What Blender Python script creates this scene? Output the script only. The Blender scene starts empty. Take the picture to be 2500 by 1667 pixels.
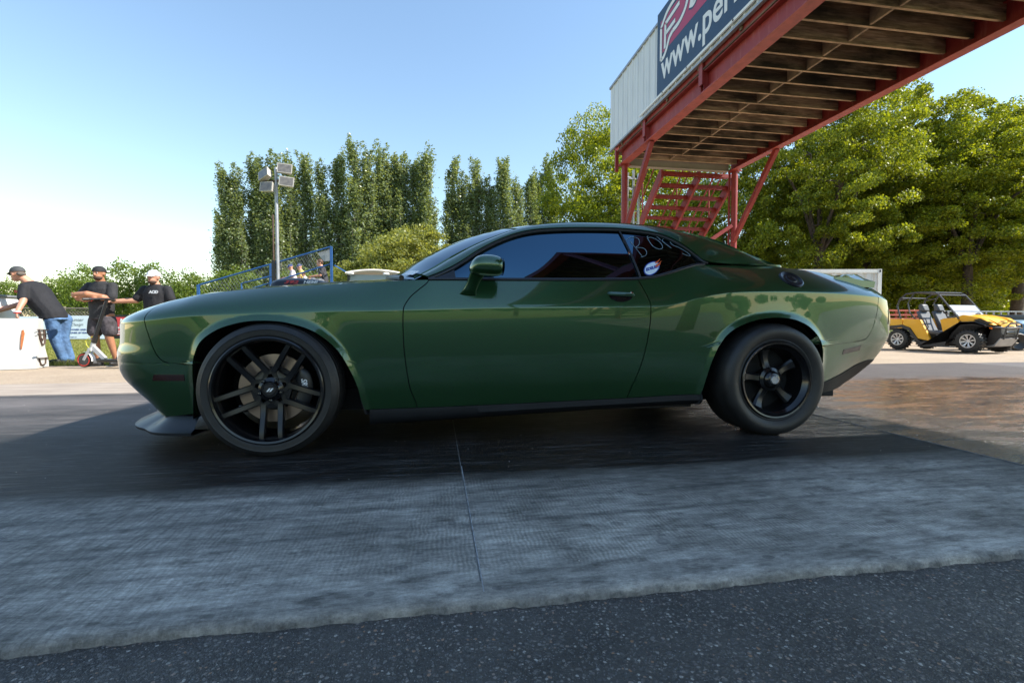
import bpy, bmesh, math, random
import numpy as np
from mathutils import Vector, Matrix
PI = math.pi
S = bpy.context.scene
COL = S.collection
# ------------------------------------------------------------------ camera
TH = math.atan(.1609); PT = math.atan(43/1150.)
cam = bpy.data.objects.new('camera', bpy.data.cameras.new('camera')); COL.objects.link(cam)
cam.data.sensor_width = 36; cam.data.lens = 1150/2500*36
cam.data.clip_start = .05; cam.data.clip_end = 3000
cam.location = (0, 0, .703)
cam.rotation_euler = (PI/2 - PT, 0, -TH)
S.camera = cam
# ------------------------------------------------------------------ world and sun
SUN = Vector((1.0, -.32, 1.0)).normalized()
w = bpy.data.worlds.new('World'); S.world = w; w.use_nodes = True
wn = w.node_tree
bgn = [n for n in wn.nodes if n.type == 'BACKGROUND'][0]
sky = wn.nodes.new('ShaderNodeTexSky'); sky.sky_type = 'NISHITA'; sky.sun_disc = False
sky.sun_elevation = math.asin(SUN.z)
sky.sun_rotation = math.atan2(SUN.x, SUN.y)
sky.altitude = 300; sky.air_density = 1.6; sky.dust_density = 0.0; sky.ozone_density = 3.0
wn.links.new(sky.outputs[0], bgn.inputs[0]); bgn.inputs[1].default_value = .092
sun = bpy.data.objects.new('sun', bpy.data.lights.new('sun', 'SUN')); COL.objects.link(sun)
sun.data.energy = 3.7; sun.data.angle = math.radians(.53); sun.data.color = (1, .95, .86)
sun.rotation_euler = SUN.to_track_quat('Z', 'Y').to_euler()
S.view_settings.view_transform = 'Standard'; S.view_settings.look = 'None'
S.view_settings.gamma = 1; S.view_settings.exposure = 1.42
S.render.engine = 'CYCLES'
S.cycles.max_bounces = 8; S.cycles.transparent_max_bounces = 8
# ------------------------------------------------------------------ materials
class NT:
    def __init__(s, name):
        s.m = bpy.data.materials.new(name); s.m.use_nodes = True
        s.t = s.m.node_tree; s.n = s.t.nodes; s.l = s.t.links
        s.p = [n for n in s.n if n.type == 'BSDF_PRINCIPLED'][0]
        s.out = [n for n in s.n if n.type == 'OUTPUT_MATERIAL'][0]
    def set(s, **k):
        for a, v in k.items():
            s.put(s.p.inputs[a.replace('_', ' ')], v)
        return s
    def put(s, inp, v):
        if hasattr(v, 'is_output') or isinstance(v, bpy.types.NodeSocket): s.l.new(v, inp)
        elif isinstance(v, (tuple, list)) and inp.type == 'RGBA' and len(v) == 3: inp.default_value = (*v, 1)
        else: inp.default_value = v
    def coord(s, kind='Object', scale=(1, 1, 1), rot=(0, 0, 0), loc=(0, 0, 0)):
        c = s.n.new('ShaderNodeTexCoord'); m = s.n.new('ShaderNodeMapping')
        m.inputs['Scale'].default_value = scale; m.inputs['Rotation'].default_value = rot; m.inputs['Location'].default_value = loc
        s.l.new(c.outputs[kind], m.inputs[0]); return m.outputs[0]
    def noise(s, vec, scale, detail=4, rough=.55, dist=0, col=False):
        n = s.n.new('ShaderNodeTexNoise'); s.l.new(vec, n.inputs['Vector'])
        n.inputs['Scale'].default_value = scale; n.inputs['Detail'].default_value = detail
        n.inputs['Roughness'].default_value = rough; n.inputs['Distortion'].default_value = dist
        return n.outputs[1 if col else 0]
    def vor(s, vec, scale, feat='F1', out=0, rnd=1):
        n = s.n.new('ShaderNodeTexVoronoi'); n.feature = feat; s.l.new(vec, n.inputs['Vector'])
        n.inputs['Scale'].default_value = scale; n.inputs['Randomness'].default_value = rnd
        return n.outputs[out]
    def wave(s, vec, scale, dist=0, direction='X', dscale=1, prof='SIN'):
        n = s.n.new('ShaderNodeTexWave'); n.bands_direction = direction; n.wave_profile = prof
        s.l.new(vec, n.inputs['Vector']); n.inputs['Scale'].default_value = scale
        n.inputs['Distortion'].default_value = dist; n.inputs['Detail'].default_value = 2; n.inputs['Detail Scale'].default_value = dscale
        return n.outputs[1]
    def ramp(s, f, stops):
        r = s.n.new('ShaderNodeValToRGB'); s.l.new(f, r.inputs[0]); e = r.color_ramp.elements
        while len(e) < len(stops): e.new(.5)
        for i, (p, c) in enumerate(stops):
            e[i].position = p
            e[i].color = (c, c, c, 1) if isinstance(c, (int, float)) else (*c, 1)
        return r.outputs[0]
    def mix(s, f, a, b, mode='MIX'):
        m = s.n.new('ShaderNodeMix'); m.data_type = 'RGBA'; m.blend_type = mode
        s.put(m.inputs[0], f); s.put(m.inputs[6], a); s.put(m.inputs[7], b); return m.outputs[2]
    def math(s, op, a, b=0, c=0, clamp=False):
        m = s.n.new('ShaderNodeMath'); m.operation = op; m.use_clamp = clamp
        s.put(m.inputs[0], a); s.put(m.inputs[1], b); s.put(m.inputs[2], c); return m.outputs[0]
    def sep(s, vec):
        n = s.n.new('ShaderNodeSeparateXYZ'); s.l.new(vec, n.inputs[0]); return n.outputs
    def mapr(s, v, a, b, c=0, d=1):
        n = s.n.new('ShaderNodeMapRange'); s.put(n.inputs[0], v)
        for i, x in enumerate((a, b, c, d)): n.inputs[i+1].default_value = x
        return n.outputs[0]
    def bump(s, h, strength=.5, dist=.01, normal=None):
        b = s.n.new('ShaderNodeBump'); s.l.new(h, b.inputs['Height'])
        b.inputs['Strength'].default_value = strength; b.inputs['Distance'].default_value = dist
        if normal: s.l.new(normal, b.inputs['Normal'])
        s.l.new(b.outputs[0], s.p.inputs['Normal']); return b.outputs[0]

def simple(name, col, rough=.5, metal=0, coat=0, spec=None, var=.12, vscale=6, bump=0, bscale=60, bdist=.002):
    k = NT(name)
    c = k.coord()
    if var:
        f = k.noise(c, vscale, 5)
        lo = tuple(x*(1-var) for x in col); hi = tuple(min(1, x*(1+var)) for x in col)
        k.set(Base_Color=k.ramp(f, [(.3, lo), (.7, hi)]))
    else: k.set(Base_Color=col)
    k.set(Roughness=rough, Metallic=metal)
    if coat: k.p.inputs['Coat Weight'].default_value = coat; k.p.inputs['Coat Roughness'].default_value = .03
    if spec is not None: k.p.inputs['Specular IOR Level'].default_value = spec
    if bump: k.bump(k.noise(c, bscale, 4), bump, bdist)
    return k.m
M = {}
M['black_gloss'] = simple('black_gloss', (.006, .006, .007), .18, coat=.25, var=0)
M['black_trim'] = simple('black_trim', (.010, .011, .014), .32, var=.1)
M['black_matte'] = simple('black_matte', (.008, .008, .009), .8, var=.1)
M['white_paint'] = simple('white_paint', (.8, .8, .79), .45, var=.04)
M['chrome'] = simple('chrome', (.75, .76, .78), .15, metal=1, var=0)
M['silver'] = simple('silver', (.5, .52, .55), .35, metal=.8, var=.08)
M['steel'] = simple('steel', (.34, .35, .37), .45, metal=.6, var=.15)
M['rust_steel'] = simple('rust_steel', (.09, .055, .04), .7, metal=.2, var=.4, vscale=20)
M['wood'] = simple('wood', (.2, .13, .085), .75, var=.35, vscale=4, bump=.3)
M['red_text'] = simple('red_text', (.5, .03, .03), .5, var=0)
M['white_text'] = simple('white_text', (.75, .76, .78), .5, var=0)
# ------------------------------------------------------------------ object helpers
def tag(o, label=None, cat=None, group=None, kind=None):
    if label: o['label'] = label
    if cat: o['category'] = cat
    if group: o['group'] = group
    if kind: o['kind'] = kind
    return o
def thing(name, label, cat, loc=(0, 0, 0), rz=0, group=None, kind=None):
    o = bpy.data.objects.new(name, None); COL.objects.link(o); o.empty_display_size = .1
    o.location = loc; o.rotation_euler = (0, 0, rz)
    return tag(o, label, cat, group, kind)
def origin(o):
    v = Vector((0, 0, 0))
    while o is not None: v = v + o.location; o = o.parent
    return v
def mesh_obj(name, V, F, mat, parent=None, smooth=True, sharp=None, world=True, mats=None, fmat=None):
    V = np.array(V, dtype=float).reshape(-1, 3)
    if parent is not None and world:
        V = V - np.array(origin(parent))
    me = bpy.data.meshes.new(name); me.from_pydata(V.tolist(), [], F)
    if mats:
        for m in mats: me.materials.append(m)
        me.polygons.foreach_set('material_index', fmat)
    else: me.materials.append(mat)
    if smooth: me.polygons.foreach_set('use_smooth', [True]*len(me.polygons))
    me.update()
    if smooth and sharp: me.set_sharp_from_angle(angle=math.radians(sharp))
    o = bpy.data.objects.new(name, me); COL.objects.link(o)
    if parent is not None: o.parent = parent
    return o
class MB:
    def __init__(s): s.V = []; s.F = []
    def add(s, V, F):
        b = len(s.V); s.V += [tuple(map(float, v)) for v in V]; s.F += [tuple(b+i for i in f) for f in F]; return s
    def box(s, a, b, rot=None, piv=None, bev=0):
        (x0, y0, z0), (x1, y1, z1) = a, b
        if bev:
            bm = bmesh.new(); r = bmesh.ops.create_cube(bm, size=1)
            for v in bm.verts: v.co = Vector(((x0+x1)/2+v.co.x*(x1-x0), (y0+y1)/2+v.co.y*(y1-y0), (z0+z1)/2+v.co.z*(z1-z0)))
            bmesh.ops.bevel(bm, geom=list(bm.edges), offset=bev, segments=2, affect='EDGES', profile=.6)
            bm.verts.index_update()
            V = [v.co.copy() for v in bm.verts]; F = [tuple(v.index for v in f.verts) for f in bm.faces]; bm.free()
        else:
            V = [Vector(p) for p in [(x0, y0, z0), (x1, y0, z0), (x1, y1, z0), (x0, y1, z0), (x0, y0, z1), (x1, y0, z1), (x1, y1, z1), (x0, y1, z1)]]
            F = [(0, 3, 2, 1), (4, 5, 6, 7), (0, 1, 5, 4), (1, 2, 6, 5), (2, 3, 7, 6), (3, 0, 4, 7)]
        if rot is not None:
            p = Vector(piv) if piv is not None else Vector(((x0+x1)/2, (y0+y1)/2, (z0+z1)/2))
            V = [rot @ (v-p)+p for v in V]
        return s.add(V, F)
    def bar(s, p, q, wd, hg, up=(0, 0, 1), bev=0):
        p = Vector(p); q = Vector(q); d = q-p; L = d.length; d.normalize(); u = Vector(up)
        r = d.cross(u)
        if r.length < 1e-4: r = d.cross(Vector((0, 1, 0)))
        r.normalize(); u = r.cross(d)
        t = MB(); t.box((0, -wd/2, -hg/2), (L, wd/2, hg/2), bev=bev)
        V = [p + d*v[0] + r*v[1] + u*v[2] for v in t.V]
        # keep orientation outward: basis (d, r, u) is left-handed -> flip
        return s.add(V, [f[::-1] for f in t.F])
    def tube(s, pts, r, n=10, cap=True, closed=False):
        pts = [Vector(p) for p in pts]; k = len(pts)
        rr = r if isinstance(r, (list, tuple)) else [r]*k
        V = []; F = []; prev = None
        for i, p in enumerate(pts):
            if closed: d = pts[(i+1) % k]-pts[i-1]
            else: d = (pts[min(i+1, k-1)]-pts[max(i-1, 0)])
            d.normalize()
            if prev is None:
                a = d.orthogonal().normalized()
            else:
                a = prev - d*prev.dot(d)
                a = a.normalized() if a.length > 1e-6 else d.orthogonal().normalized()
            prev = a; b = d.cross(a)
            for j in range(n):
                t = 2*PI*j/n; V.append(p+(a*math.cos(t)+b*math.sin(t))*rr[i])
        for i in range(k if closed else k-1):
            for j in range(n):
                i2 = (i+1) % k
                F.append((i*n+j, i*n+(j+1) % n, i2*n+(j+1) % n, i2*n+j))
        if cap and not closed:
            F.append(tuple(range(n))[::-1]); F.append(tuple((k-1)*n+j for j in range(n)))
        return s.add(V, F)
    def lathe(s, prof, c, axis=(0, -1, 0), n=48, a0=0, a1=2*PI, cap=False):
        """prof: list of (r, h) ; h along axis from c"""
        ax = Vector(axis).normalized(); u = ax.orthogonal().normalized(); v = ax.cross(u); c = Vector(c)
        V = []; F = []; full = abs(a1-a0-2*PI) < 1e-6; m = n if full else n+1; k = len(prof)
        for i in range(m):
            t = a0+(a1-a0)*i/n; d = u*math.cos(t)+v*math.sin(t)
            for r, h in prof: V.append(c+d*r+ax*h)
        for i in range(n):
            i2 = (i+1) % m
            for j in range(k-1):
                F.append((i*k+j, i2*k+j, i2*k+j+1, i*k+j+1))
        return s.add(V, F)
    def ell(s, c, r, n=16, m=10, rot=None):
        V = []; F = []
        for i in range(m+1):
            ph = PI*i/m
            for j in range(n):
                t = 2*PI*j/n
                v = Vector((r[0]*math.sin(ph)*math.cos(t), r[1]*math.sin(ph)*math.sin(t), r[2]*math.cos(ph)))
                if rot is not None: v = rot @ v
                V.append(Vector(c)+v)
        for i in range(m):
            for j in range(n):
                a = i*n+j; b = i*n+(j+1) % n; F.append((a, a+n, b+n, b))
        return s.add(V, F)
    def prism(s, poly, vec):
        n = len(poly); P = [Vector(p) for p in poly]; vec = Vector(vec)
        V = P+[p+vec for p in P]
        F = [tuple(range(n)), tuple(range(2*n-1, n-1, -1))]+[(i, n+i, n+(i+1) % n, (i+1) % n)[::-1] for i in range(n)]
        nn = (P[1]-P[0]).cross(P[2]-P[1])
        return s.add(V, F)
    def build(s, name, mat, parent=None, smooth=False, sharp=30, world=True, fix=True, rot=None):
        V = s.V
        if rot is not None: V = [rot @ Vector(v) for v in V]
        o = mesh_obj(name, V, s.F, mat, parent, smooth=True if smooth or sharp else False, sharp=sharp, world=world)
        if fix:
            bm = bmesh.new(); bm.from_mesh(o.data); bmesh.ops.recalc_face_normals(bm, faces=bm.faces); bm.to_mesh(o.data); bm.free()
        return o
def text_obj(name, body, mat, parent, o, ex, ey, size, bold=0, shear=0, ext=.001, sx=1, align='LEFT', spacing=1):
    """lettering in the plane through point o, spanned by ex (reading direction) and ey (up)"""
    cu = bpy.data.curves.new(name, 'FONT'); cu.body = body; cu.size = size; cu.offset = bold; cu.shear = shear
    cu.extrude = ext; cu.align_x = align; cu.space_character = spacing; cu.resolution_u = 4
    t = bpy.data.objects.new(name+'_tmp', cu); COL.objects.link(t)
    bpy.context.view_layer.update()
    dg = bpy.context.evaluated_depsgraph_get()
    me = bpy.data.meshes.new_from_object(t.evaluated_get(dg))
    bpy.data.objects.remove(t); bpy.data.curves.remove(cu)
    ex = Vector(ex).normalized(); ey = Vector(ey).normalized(); ez = ex.cross(ey)
    og = origin(parent) if parent else Vector()
    for v in me.vertices:
        c = v.co.copy(); v.co = Vector(o)+ex*c.x*sx+ey*c.y+ez*c.z-og
    me.materials.clear(); me.materials.append(mat); me.name = name
    ob = bpy.data.objects.new(name, me); COL.objects.link(ob); ob.parent = parent
    return ob
def copy_tree(o, parent=None, skip=()):
    c = o.copy(); COL.objects.link(c); c.parent = parent
    for ch in list(CH.get(o.name, [])) or [x for x in o.children]: copy_tree(ch, c)
    return c
CH = {}
rnd = random.Random(7)
# ------------------------------------------------------------------ ground
def sheet(name, x0, x1, y0, y1, z, mat, cuts=1, label=None, kind='structure', thick=0):
    if thick:
        mb = MB().box((x0, y0, z-thick), (x1, y1, z)); o = mb.build(name, mat, sharp=30)
    else:
        o = mesh_obj(name, [(x0, y0, z), (x1, y0, z), (x1, y1, z), (x0, y1, z)], [(0, 1, 2, 3)], mat, smooth=False)
    tag(o, label, None, None, kind); return o
def dirt_mat():
    k = NT('dirt'); c = k.coord()
    f = k.noise(c, 1.2, 8, .65); g = k.noise(c, 35, 5, .7)
    col = k.mix(.5, k.ramp(f, [(.3, (.30, .22, .145)), (.7, (.46, .35, .24))]), k.ramp(g, [(.3, (.24, .18, .13)), (.7, (.5, .41, .31))]))
    k.set(Base_Color=col, Roughness=.95); k.bump(k.noise(c, 28, 8, .75), .9, .02); return k.m
def grass_mat():
    k = NT('grass_ground'); c = k.coord()
    f = k.noise(c, 1.1, 6, .6); g = k.noise(c, 50, 4, .7)
    col = k.mix(.5, k.ramp(f, [(.35, (.22, .22, .04)), (.6, (.12, .18, .025)), (.8, (.36, .30, .12))]), k.ramp(g, [(.3, (.06, .09, .015)), (.7, (.30, .32, .06))]))
    k.set(Base_Color=col, Roughness=.95); k.bump(g, 1, .03); return k.m
def road_mat():
    k = NT('grey_asphalt'); c = k.coord()
    f = k.noise(c, .7, 6, .6); g = k.vor(c, 140, out=1)
    col = k.mix(.35, k.ramp(f, [(.3, (.085, .070, .066)), (.7, (.13, .11, .103))]), k.mix(1, (.25, .24, .23), g, 'MULTIPLY'))
    k.set(Base_Color=col, Roughness=.85); k.bump(k.noise(c, 120, 3, .7), .5, .004); return k.m
def agg_mat():
    # coarse foreground asphalt with exposed stones
    k = NT('coarse_asphalt'); c = k.coord()
    d = k.noise(c, 30, 3); cc = k.n.new('ShaderNodeVectorMath'); cc.operation = 'ADD'
    ncol = k.noise(c, 60, 3, col=True); sc = k.n.new('ShaderNodeVectorMath'); sc.operation = 'SCALE'; k.l.new(ncol, sc.inputs[0]); sc.inputs['Scale'].default_value = .012
    k.l.new(c, cc.inputs[0]); k.l.new(sc.outputs[0], cc.inputs[1]); cv = cc.outputs[0]
    dist = k.vor(cv, 105); cell = k.vor(cv, 105, out=1); cs = k.sep(cell)
    dist2 = k.vor(cv, 260); cell2 = k.vor(cv, 260, out=1); cs2 = k.sep(cell2)
    stone = k.math('MULTIPLY', k.math('LESS_THAN', dist, .40), k.math('GREATER_THAN', cs[0], .28))
    stone2 = k.math('MULTIPLY', k.math('LESS_THAN', dist2, .42), k.math('GREATER_THAN', cs2[1], .72))
    sc1 = k.ramp(cs[1], [(0, (.035, .033, .032)), (.2, (.12, .11, .10)), (.4, (.22, .20, .175)), (.5, (.10, .092, .086)), (.58, (.50, .46, .40)), (.64, (.16, .14, .13)), (.8, (.05, .047, .046)), (.9, (.28, .24, .21)), (1, (.32, .18, .10))])
    base = k.ramp(k.noise(c, 5, 6, .6), [(.3, (.046, .042, .037)), (.75, (.098, .089, .078))])
    dust = k.ramp(k.noise(c, 1.6, 6, .7), [(.5, 0.0), (.75, .5)])
    base = k.mix(dust, base, (.16, .15, .135))
    col = k.mix(stone2, base, k.ramp(cs2[0], [(0, (.06, .06, .065)), (1, (.26, .25, .24))]))
    col = k.mix(stone, col, sc1)
    k.set(Base_Color=col, Roughness=k.ramp(cs[2], [(0, .45), (1, .85)]))
    h = k.math('ADD', k.math('MULTIPLY', k.math('SUBTRACT', .5, dist), k.mapr(cs[0], 0, 1, .2, 1)), k.math('MULTIPLY', k.math('SUBTRACT', .5, dist2), .6))
    h = k.math('ADD', h, k.math('MULTIPLY', k.noise(c, 22, 4), .8))
    k.bump(h, 1, .006); return k.m
def pad_mat():
    k = NT('track_concrete'); c = k.coord(); xyz = k.sep(c); X, Y = xyz[0], xyz[1]
    # base concrete, tined across the lane
    st = k.coord(scale=(1.0, .10, 1)); streak = k.coord(scale=(.35, 4.5, 1)); fine = k.coord(scale=(1.2, 22, 1))
    tine = k.wave(c, 21.5, 5.5, 'X', .9)
    tn = k.math('MULTIPLY', k.ramp(k.noise(k.coord(scale=(2.2, 1, 1)), 4.2, 6, .75), [(.38, .1), (.6, 1)]), k.mapr(Y, 1.24, 1.36))
    blot = k.noise(k.coord(scale=(1, 2.2, 1), rot=(0, 0, .3)), 7, 6, .62)
    base = k.ramp(k.noise(c, 1.9, 8, .68), [(.32, (.215, .20, .17)), (.48, (.35, .325, .28)), (.66, (.50, .465, .405))])
    pat = k.ramp(k.noise(k.coord(scale=(.7, 2.6, 1), rot=(0, 0, -.22)), 8, 10, .82), [(.38, .45), (.5, 1.0), (.62, 1.6)])
    base = k.mix(.9, base, pat, 'MULTIPLY')
    sp = k.ramp(blot, [(.33, (.42, .42, .42)), (.42, (1, 1, 1))])
    base = k.mix(.8, base, sp, 'MULTIPLY')
    gr = k.ramp(k.noise(c, 160, 4, .75), [(.2, .62), (.8, 1.25)])
    base = k.mix(.9, base, gr, 'MULTIPLY')
    scuff = k.ramp(k.noise(k.coord(scale=(9, 1.0, 1), rot=(0, 0, .95)), 7, 8, .8), [(.38, .5), (.6, 1.2)])
    wl = k.mapr(X, -.1, -1.0); base = k.mix(k.math('MULTIPLY', wl, .9), base, scuff, 'MULTIPLY')
    tv = k.mapr(tine, 0, 1, .60, 1.18)
    wr = k.mapr(X, -1.2, .1)
    base = k.mix(k.math('MULTIPLY', k.math('MULTIPLY', tn, wr), .7), base, tv, 'MULTIPLY')
    # tyre marks along the lane
    wv = k.math('ADD', Y, k.math('ADD', k.math('MULTIPLY', X, -.035), k.math('MULTIPLY', k.noise(k.coord(scale=(.6, .2, 1)), 1, 2), .10)))
    for y_, w_, a_ in ((1.66, .022, .6), (1.86, .03, .65), (1.50, .012, .35), (2.0, .04, .5)):
        band = k.math('SUBTRACT', 1, k.math('MULTIPLY', k.math('ABSOLUTE', k.math('SUBTRACT', wv, y_)), 1/w_), clamp=True)
        band = k.math('MULTIPLY', band, k.math('MULTIPLY', k.ramp(k.noise(k.coord(scale=(1.5, 6, 1)), 6, 7, .8), [(.35, .2), (.6, 1)]), a_))
        base = k.mix(band, base, (.05, .05, .052))
    base = k.mix(.9, base, k.ramp(k.noise(k.coord(scale=(.5, 1.2, 1)), 1.6, 5, .6), [(.38, .62), (.62, 1.08)]), 'MULTIPLY')
    # oil spots
    sps = k.math('LESS_THAN', k.vor(k.coord(scale=(1, 1.3, 1)), 7), k.mapr(k.noise(c, 9, 3), .3, .75, .02, .23))
    base = k.mix(k.math('MULTIPLY', sps, .42), base, (.05, .05, .055))
    # rubber laid along the lane
    wob = k.math('MULTIPLY', k.math('SUBTRACT', k.noise(k.coord(scale=(.5, 2, 1)), 3, 6, .7), .5), .22)
    Yw = k.math('ADD', Y, wob)
    rub_in = k.mapr(Yw, 1.98, 2.20); rub_out = k.mapr(Yw, 5.35, 5.2)
    rub = k.math('MULTIPLY', rub_in, rub_out)
    soft = k.math('MULTIPLY', k.mapr(Yw, 1.45, 2.1), .45)
    s1 = k.noise(streak, 5, 9, .78); s2 = k.noise(fine, 3, 8, .8)
    mid = k.mapr(k.math('ABSOLUTE', k.math('SUBTRACT', Yw, 3.75)), .2, .75, .55, 1)
    rubc = k.ramp(s1, [(.40, (.0065, .006, .006)), (.52, (.014, .013, .012)), (.62, (.055, .052, .050))])
    rubc = k.mix(k.ramp(s2, [(.55, 0), (.66, .7)]), rubc, (.17, .17, .175))
    # further bands beyond the car are lighter
    far = k.mapr(Yw, 3.2, 4.2)
    rubf = k.ramp(s1, [(.34, (.045, .038, .036)), (.5, (.11, .097, .092)), (.64, (.22, .20, .19))])
    rubf = k.mix(k.ramp(s2, [(.5, 0), (.66, .4)]), rubf, (.2, .195, .19))
    bands = k.ramp(k.mapr(Yw, 3.4, 5.4), [(0, 1), (.28, .75), (.34, .45), (.5, .62), (.62, 1), (.8, .8), (.9, .45), (1, .4)])
    rubf = k.mix(1, rubf, bands, 'MULTIPLY')
    rubc = k.mix(far, rubc, rubf)
    col = k.mix(k.math('MULTIPLY', soft, k.ramp(s1, [(.3, 1), (.6, .4)])), base, (.035, .036, .04))
    outer = k.ramp(k.noise(k.coord(scale=(.6, 3, 1)), 3, 7, .7), [(.3, (.24, .195, .155)), (.7, (.42, .35, .285))])
    col = k.mix(k.mapr(Y, 5.1, 5.3), col, outer)
    rub = k.math('MULTIPLY', rub, k.mapr(k.noise(k.coord(scale=(.8, 5, 1)), 4, 6, .75), .25, .45, .82, 1))
    col = k.mix(rub, col, rubc)
    # wet part behind the rear wheels
    wetn = k.noise(k.coord(scale=(1, 2.4, 1)), 1.6, 7, .7)
    wx = k.mapr(k.math('ADD', X, k.math('MULTIPLY', k.math('SUBTRACT', wetn, .5), 1.2)), 1.55, 2.15)
    wy = k.math('MULTIPLY', k.mapr(k.math('ADD', Y, k.math('MULTIPLY', k.math('SUBTRACT', wetn, .5), .12)), 2.52, 2.56), k.mapr(k.math('ADD', Y, k.math('MULTIPLY', wetn, 1.0)), 5.7, 5.5))
    wet = k.math('MULTIPLY', wx, wy)
    wcol = k.ramp(wetn, [(.3, (.035, .030, .028)), (.55, (.075, .068, .064)), (.75, (.13, .115, .105))])
    col = k.mix(k.math('MULTIPLY', wet, .85), col, wcol)
    col = k.mix(k.mapr(k.math('ADD', Y, k.math('MULTIPLY', k.noise(c, 14, 5, .7), .05)), 1.196, 1.186), col, k.ramp(k.noise(c, 40, 6, .8), [(.35, (.07, .066, .06)), (.6, (.22, .21, .19))]))
    k.set(Base_Color=col)
    k.set(Specular_IOR_Level=k.mapr(rub, 0, 1, .4, .16))
    fleck = k.math('GREATER_THAN', k.noise(k.coord(scale=(1, 2, 1)), 45, 2, .6), .755)
    rr = k.mix(rub, (.72, .72, .72), k.ramp(s1, [(.3, (.42, .42, .42)), (.6, (.62, .62, .62))]))
    rr = k.mix(wet, rr, k.ramp(k.noise(k.coord(scale=(1, 3, 1)), 5, 6, .7), [(.35, (.10, .10, .10)), (.6, (.34, .34, .34))]))
    k.set(Roughness=rr)
    hh = k.math('ADD', k.math('MULTIPLY', tine, k.math('MULTIPLY', k.math('MULTIPLY', tn, wr), k.math('SUBTRACT', 1, k.math('MULTIPLY', rub, .85)))), k.math('MULTIPLY', k.noise(c, 90, 5, .7), .9))
    hh = k.math('ADD', hh, k.math('MULTIPLY', s2, k.math('MULTIPLY', rub, 1.6)))
    hh = k.math('ADD', hh, k.math('MULTIPLY', k.noise(k.coord(scale=(1, 2.5, 1)), 38, 4, .6), k.math('MULTIPLY', wet, 1.6)))
    k.bump(hh, .8, .0025); return k.m
def wet_mat():
    k = NT('wet_asphalt'); c = k.coord(); xyz = k.sep(c); X, Y = xyz[0], xyz[1]
    n1 = k.noise(k.coord(scale=(.8, 2.8, 1)), 1.9, 9, .72, .3); n2 = k.noise(k.coord(scale=(2.4, 8, 1), rot=(0, 0, .12)), 5, 9, .85); n3 = k.noise(c, 55, 4, .7)
    col = k.ramp(n1, [(.42, (.012, .012, .009)), (.47, (.022, .019, .012)), (.53, (.11, .050, .014)), (.60, (.19, .105, .038))])
    col = k.mix(k.ramp(n2, [(.51, 0), (.56, .8)]), col, (.46, .19, .040))
    col = k.mix(.55, col, k.ramp(n3, [(.25, (.4, .4, .4)), (.75, (1.2, 1.2, 1.2))]), 'MULTIPLY')
    grey = k.math('MULTIPLY', k.mapr(k.math('ADD', X, k.math('MULTIPLY', n1, 2.4)), 5.3, 4.7), .7)
    gcol = k.ramp(n2, [(.44, (.03, .026, .024)), (.52, (.09, .08, .074)), (.6, (.20, .18, .165))])
    col = k.mix(grey, col, gcol)
    col = k.mix(k.mapr(k.math('ADD', Y, k.math('MULTIPLY', n1, .5)), 3.3, 2.7), col, k.mix(1, col, (.35, .31, .26), 'MULTIPLY'))
    dry = k.mapr(k.math('ADD', Y, k.math('MULTIPLY', n1, 1.4)), 5.7, 6.1)
    dcol = k.ramp(k.noise(c, 2, 7, .7), [(.3, (.080, .068, .066)), (.7, (.13, .112, .108))])
    col = k.mix(dry, col, dcol)
    col = k.mix(1, col, (.78, .76, .74), 'MULTIPLY')
    k.set(Base_Color=col)
    r = k.ramp(n1, [(.36, .07), (.5, .2), (.66, .5)])
    k.set(Roughness=k.mix(dry, r, (.85, .85, .85)))
    h = k.math('ADD', k.math('MULTIPLY', n3, .8), k.math('MULTIPLY', k.noise(k.coord(scale=(1, 2.2, 1)), 22, 5, .65), 1.2))
    k.bump(h, 1, .011); return k.m
M['dirt'] = dirt_mat(); M['grass'] = grass_mat(); M['road'] = road_mat(); M['agg'] = agg_mat(); M['pad'] = pad_mat(); M['wet'] = wet_mat()
sheet('ground', -900, 900, -900, 900, -.045, M['grass'])
sheet('dirt_verge', -4.0, 60, 6.0, 22, -.018, M['dirt'])
sheet('gravel_shoulder', -60, -4.0, 6.0, 9.35, -.018, M['dirt'])
sheet('far_lane', 2.9, 60, 5.0, 7.15, -.010, M['road'])
sheet('service_road', -60, 60, -9, 1.7, -.022, M['agg'])
sheet('water_box', 2.9, 9.5, 1.10, 7.2, -.004, M['wet'])
# concrete pad with a worn, uneven near edge
def pad():
    nx = 700; r = random.Random(3); xs = np.linspace(-14, 2.87, nx)
    e = np.zeros(nx)
    for f, a in ((1.3, .003), (4.1, .0025), (11, .002), (27, .002), (60, .002), (140, .0016)):
        e += a*np.sin(xs*f+r.random()*6)
    e += np.array([r.uniform(-.003, .003) for _ in xs])
    e2 = np.convolve(np.array([r.uniform(-1, 1) for _ in xs]), np.ones(7)/7, 'same')*.006
    rows = [(lambda i: (xs[i], 1.165+e[i]-.004, -.03)), (lambda i: (xs[i], 1.165+e[i], -.010)), (lambda i: (xs[i], 1.175+e[i]+e2[i], .000)), (lambda i: (xs[i], 1.20+e2[i], .004)), (lambda i: (xs[i], 1.26, .004)), (lambda i: (xs[i], 6.3, .004))]
    V = []; F = []
    for i in range(nx):
        for g in rows: V.append(g(i))
    m = len(rows)
    for i in range(nx-1):
        for j in range(m-1): F.append((i*m+j, (i+1)*m+j, (i+1)*m+j+1, i*m+j+1))
    o = mesh_obj('track_pad', V, F, M['pad'], smooth=True, sharp=50); tag(o, kind='structure')
    # saw-cut joints across the lane
    return o
pad()
jm = simple('joint_filler', (.12, .12, .115), .8, var=.6, vscale=30)
jw = simple('joint_edge', (.34, .35, .36), .9, var=.6, vscale=40)
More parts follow.
